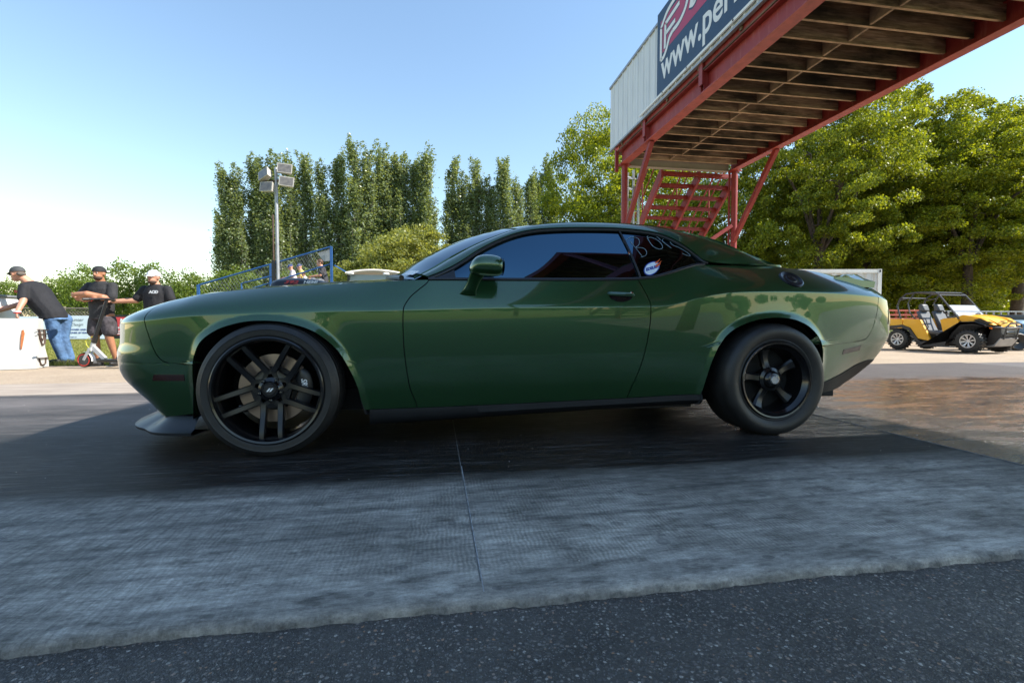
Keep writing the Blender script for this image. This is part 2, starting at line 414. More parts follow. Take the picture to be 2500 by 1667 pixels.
for x in (.115, -5.0):
    sheet('saw_joint', x-.0022, x+.0022, 1.25, 5.2, .0062, jm)
    sheet('joint_edge', x+.0026, x+.0052, 1.20, 2.3, .0064, jw)
sheet('pad_end_joint', 2.855, 2.876, 1.19, 6.2, .0062, jm)
M['crumb'] = simple('pale_grit', (.5, .48, .45), .8, var=.4, vscale=30)
def pebbles(name, n, area, size, mat, seed, zf=0):
    r = random.Random(seed); mb = MB(); dirs = [Vector(v) for v in [(1, 0, 0), (-1, 0, 0), (0, 1, 0), (0, -1, 0), (0, 0, 1), (0, 0, -1)]]
    T = [(0, 2, 4), (2, 1, 4), (1, 3, 4), (3, 0, 4), (2, 0, 5), (1, 2, 5), (3, 1, 5), (0, 3, 5)]
    for _ in range(n):
        x = r.uniform(*area[0]); y = area[1][0]+(area[1][1]-area[1][0])*r.random(); s = size[0]+(size[1]-size[0])*r.random()**3
        a = r.random()*6
        V = []
        for d in dirs:
            q = d*s*r.uniform(.6, 1.1); q.z *= .6
            V.append((x+q.x*math.cos(a)-q.y*math.sin(a), y+q.x*math.sin(a)+q.y*math.cos(a), zf+s*.25+q.z))
        mb.add(V, T)
    o = mb.build(name, mat, sharp=30, fix=False); tag(o, 'loose grit scattered on the pavement', None, None, 'stuff'); return o
pebbles('grit', 700, ((-5, 4), (1.3, 5.3)), (.001, .004), M['crumb'], 5, .005)
# ------------------------------------------------------------------ green coupe
def pchip(xk, yk):
    xk = np.array(xk, float); yk = np.array(yk, float); h = np.diff(xk); d = np.diff(yk)/h; m = np.zeros(len(xk))
    m[0] = d[0]; m[-1] = d[-1]
    for i in range(1, len(xk)-1):
        if d[i-1]*d[i] > 0:
            w1 = 2*h[i]+h[i-1]; w2 = h[i]+2*h[i-1]; m[i] = (w1+w2)/(w1/d[i-1]+w2/d[i])
    def f(x):
        x = np.clip(np.asarray(x, float), xk[0], xk[-1]); i = np.clip(np.searchsorted(xk, x)-1, 0, len(xk)-2)
        t = (x-xk[i])/h[i]; t2 = t*t; t3 = t2*t
        return (2*t3-3*t2+1)*yk[i]+(t3-2*t2+t)*h[i]*m[i]+(-2*t3+3*t2)*yk[i+1]+(t3-t2)*h[i]*m[i+1]
    return f
def pf(L): return pchip([a for a, b in L], [b for a, b in L])
def catmull(P, n):
    P = [np.array(p, float) for p in P]; Q = [2*P[0]-P[1]]+P+[2*P[-1]-P[-2]]; out = []
    for i in range(1, len(Q)-2):
        for k in range(n):
            t = k/n; a, b, c, d = Q[i-1], Q[i], Q[i+1], Q[i+2]
            out.append(.5*((2*b)+(-a+c)*t+(2*a-5*b+4*c-d)*t*t+(-a+3*b-3*c+d)*t**3))
    out.append(P[-1]); return np.array(out)
YC = 3.60
def sm(t): t = np.clip(t, 0, 1); return t*t*(3-2*t)
plan = catmull([(-1.872, 3.60), (-1.868, 3.42), (-1.852, 3.24), (-1.812, 3.07), (-1.745, 2.915), (-1.645, 2.80), (-1.52, 2.728), (-1.36, 2.690), (-1.15, 2.668), (-.87, 2.655), (-.4, 2.662), (.1, 2.668), (.7, 2.670), (1.3, 2.662), (1.7, 2.648), (2.07, 2.642), (2.4, 2.652), (2.65, 2.674), (2.85, 2.708), (3.0, 2.752), (3.13, 2.828), (3.212, 2.955), (3.247, 3.13), (3.260, 3.36), (3.264, 3.60)], 60)
_seg = np.linalg.norm(np.diff(plan, axis=0), axis=1); SS = np.concatenate([[0], np.cumsum(_seg)]); SMAX = SS[-1]
_tan = np.gradient(plan, SS, axis=0); _tan /= np.linalg.norm(_tan, axis=1)[:, None]
for _ in range(2):
    for a in (0, 1): _tan[:, a] = np.convolve(np.pad(_tan[:, a], 20, 'edge'), np.ones(41)/41, 'valid')
_tan[0] = (0, -1); _tan[-1] = (0, 1)
NX = _tan[:, 1]; NY = -_tan[:, 0]
_l = np.hypot(NX, NY); NX = NX/_l; NY = NY/_l
def PX(s): return np.interp(s, SS, plan[:, 0])
def PY(s): return np.interp(s, SS, plan[:, 1])
def SX(x): return np.interp(x, plan[:, 0], SS)
f_zc = pf([(-1.872, .700), (-1.6, .712), (-1.48, .721), (-1.296, .740), (-1.11, .751), (-.78, .763), (-.18, .778), (.39, .794), (.79, .799), (1.27, .804), (1.378, .812), (1.45, .826), (1.559, .854), (1.683, .880), (1.809, .895), (1.966, .901), (2.13, .903), (2.35, .902), (2.85, .885), (3.1, .86), (3.212, .85)])
f_zb = pf([(-1.872, .765), (-1.79, .772), (-1.70, .785), (-1.60, .803), (-1.48, .828), (-1.387, .846), (-1.287, .865), (-1.14, .882), (-.99, .897), (-.88, .906), (-.62, .922), (-.4, .935), (-.25, .944), (-.1, .950), (0, .952), (.6, .958), (1.15, .968), (1.28, .978), (1.42, 1.010), (1.55, 1.050), (1.66, 1.076), (1.8, 1.082), (2.2, 1.085), (2.36, 1.074), (2.6, 1.055), (2.76, 1.035), (2.93, 1.005), (3.05, .985), (3.212, .975)])
f_z0 = pf([(-1.872, .190), (-1.45, .205), (-1.26, .222), (-.37, .222), (-.11, .223), (1.17, .248), (1.63, .262), (2.45, .25), (2.8, .255), (3.0, .29), (3.212, .31)])
f_db = pf([(-1.872, .10), (-1.7, .11), (-1.58, .13), (-1.39, .155), (-1, .15), (-.4, .12), (0, .052), (1.2, .052), (1.45, .085), (1.7, .15), (2.0, .185), (2.6, .195), (2.93, .19), (3.05, .15), (3.212, .12)])
f_nose = pf([(.17, .235), (.20, .205), (.245, .155), (.33, .078), (.42, .018), (.47, .004), (.54, .0), (.60, .014), (.70, .018)])
f_rear = pf([(.2, .42), (.25, .34), (.30, .235), (.385, .14), (.44, .09), (.546, .03), (.635, 0), (.733, .003), (.82, .02), (.87, .03)])
AF = [(-1.268, .10), (-1.266, .235), (-1.262, .397), (-1.255, .47), (-1.243, .53), (-1.212, .60), (-1.165, .645), (-1.10, .682), (-1.019, .707), (-.96, .717), (-.90, .720), (-.84, .718), (-.779, .710), (-.682, .681), (-.608, .639), (-.533, .57), (-.484, .491), (-.444, .399), (-.425, .34), (-.409, .252), (-.384, .17), (-.372, .10)]
AR = [(1.60, .10), (1.63, .25), (1.658, .398), (1.686, .503), (1.731, .601), (1.799, .666), (1.884, .707), (1.94, .724), (2.001, .736), (2.06, .741), (2.12, .742), (2.18, .736), (2.242, .722), (2.324, .686), (2.402, .621), (2.445, .545), (2.462, .437), (2.461, .327), (2.448, .25), (2.43, .10)]
def arch_s(A):
    P = catmull([(float(SX(x)), z) for x, z in A], 4); return P
AFs = arch_s(AF); ARs = arch_s(AR)
def inside(P, s, z):
    s = np.atleast_1d(s); z = np.atleast_1d(z); r = np.zeros(s.shape, bool)
    x0, z0 = P[:, 0], P[:, 1]; x1, z1 = np.roll(x0, -1), np.roll(z0, -1)
    for a, b, c, d in zip(x0, z0, x1, z1):
        if b == d: continue
        m = ((b > z) != (d > z)) & (s < (c-a)*(z-b)/(d-b)+a); r ^= m
    return r
def nearest(P, s, z):
    """distance and closest point on open polyline P"""
    best = np.full(s.shape, 9.); bs = s.copy(); bz = z.copy()
    lo = P.min(0)-.3; hi = P.max(0)+.3
    m_ = (s > lo[0]) & (s < hi[0]) & (z > lo[1]) & (z < hi[1])
    if not m_.all():
        if m_.any():
            a, b, c = nearest(P, s[m_], z[m_]); best[m_] = a; bs[m_] = b; bz[m_] = c
        return best, bs, bz
    for i in range(len(P)-1):
        a = P[i]; b = P[i+1]; d = b-a; L = d@d
        t = np.clip(((s-a[0])*d[0]+(z-a[1])*d[1])/L, 0, 1); qs = a[0]+t*d[0]; qz = a[1]+t*d[1]
        D = np.hypot(s-qs, z-qz); m = D < best; best[m] = D[m]; bs[m] = qs[m]; bz[m] = qz[m]
    return best, bs, bz
def inset(s, z):
    s = np.asarray(s, float); z = np.asarray(z, float); x = PX(s)
    zc = f_zc(x); zb = f_zb(x); z0 = f_z0(x); db = f_db(x)
    q = np.clip((zc-z)/(zc-z0), 0, 1.3); side = (.072+.13*sm((x-2.45)/.5))*q**2.0 + .006*q
    nx = np.interp(s, SS, NX); wN = sm(np.abs(nx)*1.25-.12)
    end = np.where(nx < 0, f_nose(z), f_rear(z))
    low = side*(1-wN)+end*wN
    c0 = np.where(nx < 0, f_nose(zc), f_rear(zc))*wN
    t = np.clip((z-zc)/(zb-zc), 0, 1)
    fen = sm((-.1-x)/.5)   # fender crown rounder than door shoulder
    rear = sm((x-1.4)/.4)
    prof = (1-fen)*(1-rear)*(.10*t+.90*t**1.25) + fen*(.12*t+.88*t**1.9) + (1-fen)*rear*(.25*t+.75*t**1.6)
    up = c0+(db-c0*.5)*prof
    d = np.where(z < zc, low, up)
    # haunch shading: round the crease very slightly
    # flared lips round the wheel openings
    fl = np.zeros(np.broadcast(s, z).shape)
    for P in (AFs, ARs):
        dist, _, _ = nearest(P, np.broadcast_to(s, fl.shape).ravel().copy(), np.broadcast_to(z, fl.shape).ravel().copy())
        dist = dist.reshape(fl.shape)
        fl = np.maximum(fl, .016*np.clip(1-dist/.032, 0, 1) + .005*np.exp(-(dist/.07)**2))
    return d-fl
def surf(s, z, off=0):
    s = np.asarray(s, float); z = np.asarray(z, float); d = inset(s, z)-off
    nx = np.interp(s, SS, NX); ny = np.interp(s, SS, NY)
    return np.stack(np.broadcast_arrays(PX(s)-nx*d, PY(s)-ny*d, z), -1)
# seams as functions z -> s
def seam(L): return pf(sorted([(z, float(SX(x))) for x, z in L]))
sF = seam([(-1.236, .10), (-1.236, .485), (-1.262, .494), (-1.32, .4955), (-1.385, .499), (-1.422, .516), (-1.455, .570), (-1.477, .64), (-1.497, .71), (-1.51, .78), (-1.52, .90)])
sD1 = seam([(-.111, .20), (-.111, .223), (-.148, .339), (-.169, .481), (-.179, .60), (-.181, .722), (-.178, .783), (-.145, .847), (-.095, .895), (-.045, .94), (-.03, .98)])
sD2 = seam([(1.150, .20), (1.161, .253), (1.23, .463), (1.257, .598), (1.271, .724), (1.273, .808), (1.262, .852), (1.235, .92), (1.203, .985)])
sR = seam([(2.432, .10), (2.432, .556), (2.47, .564), (2.62, .574), (2.80, .588), (2.868, .605), (2.895, .655), (2.909, .73), (2.918, .80), (2.922, .893), (2.88, .95), (2.843, .985), (2.80, 1.05)])
k_ = NT('green_paint'); c_ = k_.coord()
fl_ = k_.vor(c_, 900, out=1)
k_.set(Base_Color=k_.mix(.35, (.023, .084, .030), k_.mix(1, (.040, .135, .05), fl_, 'MULTIPLY')), Metallic=.6, Roughness=.28)
k_.p.inputs['Coat Weight'].default_value = 1; k_.p.inputs['Coat Roughness'].default_value = .012; k_.p.inputs['Coat IOR'].default_value = 1.6
k_.p.inputs['Coat Tint'].default_value = (1, 1, 1, 1)
M['paint'] = k_.m
M['glass'] = simple('tinted_glass', (.058, .112, .16), .012, metal=1, var=0)
M['lamp_dark'] = simple('smoked_red_lens', (.030, .009, .007), .2, coat=.4, var=.4, vscale=120)
M['rubber'] = simple('tyre_rubber', (.0125, .0125, .013), .5, var=.35, vscale=14, bump=.3, bscale=120)
M['black_satin'] = simple('black_satin', (.007, .007, .008), .28, var=.1)
M['rotor'] = simple('brake_rotor', (.33, .25, .20), .35, metal=.85, var=.12, vscale=5)
M['iron'] = simple('hub_iron', (.03, .028, .027), .6, metal=.5, var=.3)
M['skirt'] = simple('black_plastic', (.009, .010, .012), .55, var=.2, spec=.22)
M['splitter'] = simple('grey_splitter', (.016, .018, .021), .42, var=.1, coat=.1)
car = thing('sports_coupe', 'dark green two-door coupe with black wheels, side on under the red gantry', 'car', (.6, YC, 0))
def rim(V, F, depth=.011, NN=None):
    """fold the border of a panel inward"""
    V = np.array(V); from collections import Counter
    E = Counter(); D = {}
    for f in F:
        for i in range(len(f)):
            a, b = f[i], f[(i+1) % len(f)]; E[frozenset((a, b))] += 1; D[frozenset((a, b))] = (a, b)
    N = np.zeros_like(V)
    for f in F:
        n = np.cross(V[f[1]]-V[f[0]], V[f[2]]-V[f[0]]); 
        for i in f: N[i] += n
    N /= np.maximum(np.linalg.norm(N, axis=1)[:, None], 1e-12)
    if NN is not None: N = np.array(NN)
    ring = {}; V = V.tolist(); F = list(F)
    def g(i):
        if i not in ring: ring[i] = len(V); V.append((np.array(V[i])-N[i]*depth).tolist())
        return ring[i]
    for e, c in E.items():
        if c == 1 and len(e) == 2:
            a, b = D[e]; F.append((b, a, g(a), g(b)))
    return V, F
GAP = .0028
def side_panel(name, sL, sR_, n, parent, mat, rows_lo=58, rows_hi=20, holes=(), off=0, gL=GAP, gR=GAP, mirror=False, dorim=True, top=1.0):
    # rows: v in [0,1] below the crease, [1,2] above
    v = np.concatenate([np.linspace(0, 1, rows_lo+1), 1+np.array([.012, .035, .075]), np.linspace(1.12, 1+top, rows_hi)])
    v = np.sort(np.concatenate([v, [.965, .985, .994]]))
    u = np.linspace(0, 1, n+1)
    def xs(fn, z, g, sg):
        e = .002; sl = (fn(z+e)-fn(z-e))/(2*e); return fn(z)+sg*g*np.sqrt(1+np.minimum(sl*sl, 60))
    Z = np.full((len(v), len(u)), .6); SL = Z.copy()
    for _ in range(14):
        a = xs(sL, Z, gL, 1) if callable(sL) else np.full_like(Z, sL)
        b = xs(sR_, Z, gR, -1) if callable(sR_) else np.full_like(Z, sR_)
        SL = a+(b-a)*u[None, :]
        x = PX(SL); z0 = f_z0(x); zc = f_zc(x); zb = f_zb(x)
        vv = v[:, None]; Zn = np.where(vv <= 1, z0+(zc-z0)*vv, zc+(zb-zc)*(vv-1)); Z = .5*Z+.5*Zn
    Z = Zn
    s = SL.ravel().copy(); z = Z.ravel().copy(); keep = np.ones(len(s), bool)
    ins = np.zeros(len(s), bool)
    nr, nc = Z.shape; F = []
    near = {}
    for P in holes:
        i_ = inside(P, s, z); ins |= i_
    for i in range(nr-1):
        for j in range(nc-1):
            f = (i*nc+j, i*nc+j+1, (i+1)*nc+j+1, (i+1)*nc+j)
            if sum(ins[k] for k in f) < 4: F.append(f)
    used = set(k for f in F for k in f)
    mv = np.array([k for k in used if ins[k]], int)
    if len(mv):
        for P in holes:
            D, bs, bz = nearest(P, s[mv], z[mv]); m = D < .08; s[mv[m]] = bs[m]; z[mv[m]] = bz[m]
    V = surf(s, z, off)
    idx = {k: i for i, k in enumerate(sorted(used))}
    V = V[sorted(used)]; F = [tuple(idx[k] for k in f) for f in F]
    # drop degenerate
    F2 = []
    for f in F:
        p = V[list(f)]; a = np.linalg.norm(np.cross(p[2]-p[0], p[3]-p[1]))
        if a > 1e-7: F2.append(f)
    F = F2
    us = s[sorted(used)]; NNr = np.stack([np.interp(us, SS, NX), np.interp(us, SS, NY), 0*us], 1)
    if mirror: V = V*np.array([1, -1, 1])+np.array([0, 2*YC, 0]); F = [f[::-1] for f in F]; NNr = NNr*np.array([1, -1, 1])
    if dorim: V, F = rim(V, F, NN=NNr)
    return mesh_obj(name, V, F, mat, parent, sharp=24)
S0 = 1e-4; S1 = SMAX-1e-4
for mir in (False, True):
    side_panel('front_bumper', S0, sF, 90, car, M['paint'], holes=(AFs,), gL=0, mirror=mir)
    side_panel('front_fender', sF, sD1, 130, car, M['paint'], holes=(AFs,), mirror=mir)
    door = side_panel('door', sD1, sD2, 110, car, M['paint'], mirror=mir)
    side_panel('rear_quarter_panel', sD2, sR, 150, car, M['paint'], holes=(ARs,), mirror=mir)
    side_panel('rear_bumper', sR, S1, 90, car, M['paint'], holes=(ARs,), gR=0, mirror=mir)
    side_panel('inner_structure', S0, S1, 260, car, M['black_matte'], holes=(AFs, ARs), off=-.022, gL=0, gR=0, mirror=mir, dorim=False, rows_lo=30, rows_hi=8)
    if not mir: DOOR = door
def mir(V): V = np.array(V, float).copy(); V[..., 1] = 2*YC-V[..., 1]; return V
def grid_faces(nr, nc, flip=False):
    F = []
    for i in range(nr-1):
        for j in range(nc-1):
            f = (i*nc+j, i*nc+j+1, (i+1)*nc+j+1, (i+1)*nc+j); F.append(f[::-1] if flip else f)
    return F
# belt edge curve (top of side sheet)
def belt(x): s = SX(x); return surf(s, f_zb(PX(s)))
# --- hood: from nose to cowl, between the two belt edges
def cross_sheet(name, edge, crown, parent, mat, n=40, p=2.2, shiftx=None, sharp=40):
    """edge: (k,3) near edge points; crown(t)->height at centre"""
    k = len(edge); V = []
    for i in range(k):
        a = np.array(edge[i]); b = mir(a)
        for j in range(n+1):
            t = j/n; q = a+(b-a)*t; w_ = 1-abs(2*t-1)**p
            q = q+np.array([(shiftx[i] if shiftx is not None else 0)*w_, 0, crown[i]*w_]); V.append(q)
    F = grid_faces(k, n+1, True)
    V, F = rim(np.array(V), F, .01)
    return mesh_obj(name, V, F, mat, parent, sharp=sharp)
sh = np.linspace(float(SX(-1.80)), float(SX(-.13)), 80)
he = surf(sh, f_zb(PX(sh))); hx = he[:, 0]
cr = np.interp(hx, [-1.87, -1.5, -1.0, -.5, -.25, -.1], [.004, .028, .05, .062, .055, .02])
shf = np.interp(hx, [-1.8, -1.6, -1.2, -.6, -.1], [-.055, -.09, -.05, -.03, -.10])
cross_sheet('hood', he, cr, car, M['paint'], shiftx=shf, p=2.6)
# nose cap between bumper top and hood front
sd = np.linspace(float(SX(2.24)), SMAX-.42, 60)
de = surf(sd, f_zb(PX(sd))); dx = de[:, 0]
cross_sheet('trunk_lid', de, np.interp(dx, [2.2, 2.6, 3.05, 3.2], [.03, .025, .03, .02]), car, M['paint'], shiftx=np.interp(dx, [2.3, 2.5, 2.95, 3.1], [0.06, 0.02, .06, .09]), p=3)
# cowl panel under windscreen
# --- greenhouse curves
A = [(-.045, 2.762, .966), (.04, 2.785, 1.002), (.13, 2.812, 1.052), (.25, 2.855, 1.135), (.37, 2.893, 1.203), (.49, 2.925, 1.254), (.62, 2.945, 1.286), (.80, 2.957, 1.304), (1.00, 2.960, 1.312), (1.18, 2.958, 1.312), (1.36, 2.945, 1.297), (1.47, 2.925, 1.268), (1.57, 2.895, 1.212), (1.66, 2.860, 1.150), (1.715, 2.828, 1.102), (1.88, 2.838, 1.090), (2.06, 2.842, 1.089), (2.27, 2.855, 1.082)]
B = [(-.125, 2.835, .970), (-.02, 2.872, 1.030), (.09, 2.905, 1.100), (.24, 2.945, 1.185), (.38, 2.978, 1.250), (.52, 3.005, 1.303), (.66, 3.022, 1.335), (.84, 3.035, 1.358), (1.02, 3.040, 1.366), (1.22, 3.040, 1.366), (1.42, 3.032, 1.355), (1.58, 3.022, 1.332), (1.74, 3.008, 1.300), (1.88, 2.992, 1.262), (1.99, 2.972, 1.216), (2.09, 2.948, 1.168), (2.19, 2.918, 1.122), (2.29, 2.885, 1.078)]
NS = 10
A = [(x, y-.045*min(1, max(0, (x+.1)*4)) if x < 1.6 else y-.02, z) for x, y, z in A]
B = [(x, y-.03*min(1, max(0, (x+.1)*4)), z-.004) for x, y, z in B]
Ac = catmull(A, NS); Bc = catmull(B, NS); KU = len(Ac)
nv = 14; V = []
for i in range(KU):
    a, b = Ac[i], Bc[i]; d = b-a
    # bulge outward-up
    bx = np.array([0, -.55, .83]); bul = (.020+.03*sm((i/NS-13)/3))*(1-sm((i/NS-14.6)/1.8))
    for j in range(nv+1):
        t = j/nv; V.append(a+d*(1-(1-t)**1.25)*1.0 + bx*bul*4*t*(1-t)*.8)
for m_ in (0, 1):
    VV = np.array(V); F = grid_faces(KU, nv+1, False)
    if m_: VV = mir(VV); F = [f[::-1] for f in F]
    VV2, F2 = rim(VV, F, .012)
    mesh_obj('roof_pillar_panel', VV2, F2, M['paint'], car, sharp=45)
# roof, windscreen, rear window: sheets across
crown = np.interp(np.arange(KU)/NS, [0, 2, 4, 6, 8, 10, 12, 14, 16, 17], [.055, .075, .085, .08, .085, .085, .08, .06, .025, .004])
shx = np.interp(np.arange(KU)/NS, [0, 2, 4, 5.5, 7, 9, 11, 13, 15, 17], [-.22, -.21, -.16, -.10, -.03, 0, .04, .06, .05, .02])
i1, i2 = int(5.2*NS), int(11.6*NS)
def xs_(a, b, nm, mt, dz=0): cross_sheet(nm, Bc[a:b]-np.array([0, -.006, dz]), crown[a:b], car, mt, shiftx=shx[a:b], p=2.0, n=36)
xs_(i1, i2+1, 'roof', M['paint']); xs_(0, i1, 'windshield', M['glass'], .004); xs_(i2+2, KU, 'rear_window', M['glass'], .004)
# body-coloured sail beside the rear window is part of the pillar panel
# --- side glass: between belt line D and curve A, slightly inboard
gx = np.linspace(-.03, 1.70, 120)
def A_at(x):
    a = Ac[:15*NS]; return np.stack([np.interp(x, a[:, 0], a[:, 1]), np.interp(x, a[:, 0], a[:, 2])], -1)
def D_at(x): p = belt(x); return p
def glass_pt(x, t, inb=.016):
    ya, za = A_at(x); p = D_at(x); q = np.array([x, ya, za]); d = np.array([x, p[1]+.004, p[2]])
    r = d+(q-d)*t; bul = .018*4*t*(1-t)*min(1, (za-p[2])/.25)
    return r+np.array([0, inb-bul, -.004*t])
def glass_sheet(name, xa, xb, slope, mir_, inb=.016, mat=None, n=60):
    V = []
    for i in range(n+1):
        for j in range(13):
            t = j/12; x = xa[0]+(xa[1]-xa[0])*t; x2 = xb[0]+(xb[1]-xb[0])*t
            xx = x+(x2-x)*i/n; V.append(glass_pt(xx, t, inb))
    V = np.array(V); F = grid_faces(n+1, 13, True)
    if mir_: V = mir(V); F = [f[::-1] for f in F]
    return mesh_obj(name, V, F, mat or M['glass'], car, sharp=60)
for m_ in (False, True):
    glass_sheet('door_window', (-.02, .02), (1.23, 1.16), 0, m_)
    glass_sheet('quarter_window', (1.245, 1.175), (1.69, 1.69), 0, m_)
    # divider post
    mb = MB(); pts = [glass_pt(1.238-.07*t, t, .006) for t in np.linspace(0, 1, 12)]
    if m_: pts = [mir(p) for p in pts]
    mb.tube(pts, .0065, 8); mb.build('window_divider', M['black_trim'], car, smooth=True)
    # trim around opening: ribbon following A and belt
    mb = MB(); P1 = [Ac[i]+np.array([0, -.002, -.002]) for i in range(0, 14*NS+2)]
    P2 = [glass_pt(x, 0, -.006)+np.array([0, 0, .007]) for x in np.linspace(1.70, -.04, 90)]
    for P, w_ in ((P1, .022), (P2, .017)):
        V = []; F = []
        for i, p in enumerate(P):
            p = np.array(p); a = np.array(P[min(i+1, len(P)-1)])-np.array(P[max(i-1, 0)]); a /= np.linalg.norm(a)
            n_ = np.array([0, -.85, .5]); s_ = np.cross(a, n_); s_ /= np.linalg.norm(s_)
            n2 = np.cross(s_, a)
            for (du, dn) in ((-.5, -.012), (-.5, .001), (-.32, .004), (.32, .004), (.5, .001), (.5, -.012)):
                V.append(p+s_*du*w_+n2*dn)
        for i in range(len(P)-1):
            for j in range(5): F.append((i*6+j, i*6+j+1, (i+1)*6+j+1, (i+1)*6+j))
        if m_: V = [mir(v) for v in V]
        mb.add(V, F)
    mb.build('window_trim', M['black_trim'], car, smooth=True, sharp=50)
# rain gutter-like black mirror triangle patch
V = [glass_pt(x, t, .008) for x, t in ((-.035, 0), (.115, 0), (.105, .8), (.08, .75))]
mesh_obj('mirror_triangle', V, [(0, 1, 2, 3)], M['black_trim'], car, smooth=False)
# --- wheel houses
def well(A_, nm, m_):
    P = catmull([(x, z) for x, z in A_], 4); V = []; F = []
    for x, z in P:
        for y, k in ((2.70, 1.0), (2.76, 1.03), (3.12, 1.03)):
            cx = (P[0][0]+P[-1][0])/2; V.append((cx+(x-cx)*k, y, z*k if z > .3 else max(z, .20)))
    n = len(P)
    for i in range(n-1):
        for j in range(2): F.append((i*3+j, i*3+j+1, (i+1)*3+j+1, (i+1)*3+j))
    b = len(V); F.append(tuple(i*3+2 for i in range(n)))
    V = np.array(V)
    if m_: V = mir(V)
    mesh_obj(nm, V, F, M['black_matte'], car, smooth=False)
for m_ in (0, 1): well(AF, 'wheel_well', m_); well(AR, 'wheel_well', m_)
# underbody
mb = MB(); mb.box((-1.15, 3.05, .17), (2.9, 4.15, .30)); mb.box((-.38, 2.80, .17), (1.62, 4.4, .26)); mb.build('underbody', M['black_matte'], car)
# --- side skirts
def strip(name, ss, zt, zb_, mat, offt=.001, offb=-.01, n=60, thick=.03, mir_=False, wav=None):
    """moulding below the body side"""
    V = []
    for i in range(n+1):
        s = ss[0]+(ss[1]-ss[0])*i/n; x = float(PX(s)); a = surf(s, float(f_z0(x))+.002, offt); z_t = zt(x); z_b = zb_(x)
        ny = np.interp(s, SS, NY); nx = np.interp(s, SS, NX); N = np.array([nx, ny, 0])
        V += [a+np.array([0, 0, z_t-a[2]])-N*.02, a+np.array([0, 0, z_t-a[2]])+N*.004, a+np.array([0, 0, (z_t+z_b)/2-a[2]])+N*.010, a+np.array([0, 0, z_b+.012-a[2]])+N*.004+N*offb, a+np.array([0, 0, z_b-a[2]])-N*.03]
    V = np.array(V); F = grid_faces(n+1, 5, False)
    if mir_: V = mir(V); F = [f[::-1] for f in F]
    o = mesh_obj(name, V, F, mat, car, sharp=40); return o
zsb = pf([(-.40, .128), (0, .14), (.56, .160), (1.1, .18), (1.65, .196)])
for m_ in (False, True):
    strip('side_skirt', (float(SX(-.372)), float(SX(1.64))), lambda x: float(f_z0(x))-.002, lambda x: float(zsb(x)), M['skirt'], mir_=m_)
# rear valance (black) laid over the rear bumper's lower part
def patch(name, sa, sb, zlo, zhi, mat, off, n=40, m=6, mir_=False, parent=None, rimd=.006):
    V = []
    for i in range(n+1):
        s = sa+(sb-sa)*i/n
        for j in range(m+1):
            z = zlo(s)+(zhi(s)-zlo(s))*j/m; V.append(surf(s, z, off))
    V = np.array(V); F = grid_faces(n+1, m+1, True)
    if mir_: V = mir(V); F = [f[::-1] for f in F]
    V, F = rim(V, F, rimd)
    return mesh_obj(name, V, F, mat, parent or car, sharp=40)
lowz = pf([(2.44, .318), (2.5, .318), (2.64, .345), (2.76, .374), (2.91, .425), (3.05, .45), (3.212, .45)])
for m_ in (False, True):
    patch('rear_valance', float(SX(2.466)), S1, lambda s: float(f_z0(PX(s)))-.002, lambda s: float(lowz(PX(s))), M['skirt'], .004, mir_=m_, n=70, m=8)
    a, b = float(SX(-1.487)), float(SX(-1.312))
    patch('front_side_marker', a, b, lambda s: .403+.0+.006*(0), lambda s: .403+.034*min(1, max(.02, (s-a)/.014)), M['lamp_dark'], .0022, n=30, mir_=m_)
    a2, b2 = float(SX(2.655)), float(SX(2.835))
    patch('rear_side_marker', a2, b2, lambda s: .500+.13*(s-a2), lambda s: .534+.13*(s-a2), M['lamp_dark'], .0022, n=20, mir_=m_)
    # splitter
    N_ = 60; V = []; ssp = np.linspace(S0, float(SX(-1.262)), N_)
    for s in ssp:
        x = PX(s); y = PY(s); nx = np.interp(s, SS, NX); ny = np.interp(s, SS, NY); N = np.array([nx, ny, 0]); P = np.array([x, y, 0])
        w0 = sm((abs(nx)-.1)/.5)
        inn = .20*w0+.060*(1-w0); out = .070*w0-.012*(1-w0)
        for dd, z in ((inn+.05, .215), (inn+.004, .205), (inn-.012, .188), (inn-.45*(inn-out), .166), (out+.03, .148), (out, .134), (out+.003, .120), (inn+.10, .118)):
            V.append(P-N*dd+np.array([0, 0, z]))
    V = np.array(V); F = grid_faces(N_, 8, True)
    if m_: V = mir(V); F = [f[::-1] for f in F]
    mesh_obj('front_splitter', V, F, M['splitter'], car, sharp=60)
# --- front fascia: grille strip and round lamps (seen from ahead)
for m_ in (False, True):
    patch('grille', S0, 0.62, lambda s: .565, lambda s: .665, M['black_gloss'], .003, n=30, mir_=m_)
    patch('lower_intake', S0, 0.55, lambda s: .26, lambda s: .40, M['black_matte'], .003, n=30, mir_=m_)
    patch('tail_light', SMAX-.86, S1, lambda s: .70, lambda s: .80, M['lamp_dark'], .003, n=40, mir_=m_)
    for s_ in (.26, .42):
        p = surf(s_, .615, .006); mb = MB(); N = (np.interp(s_, SS, NX), np.interp(s_, SS, NY), 0)
        mb.lathe([(0, .004), (.03, .004), (.045, .001), (.047, -.01)], mir(p) if m_ else p, (N[0], -N[1] if m_ else N[1], 0), 24)
        mb.build('headlight', M['silver'], car, smooth=True)
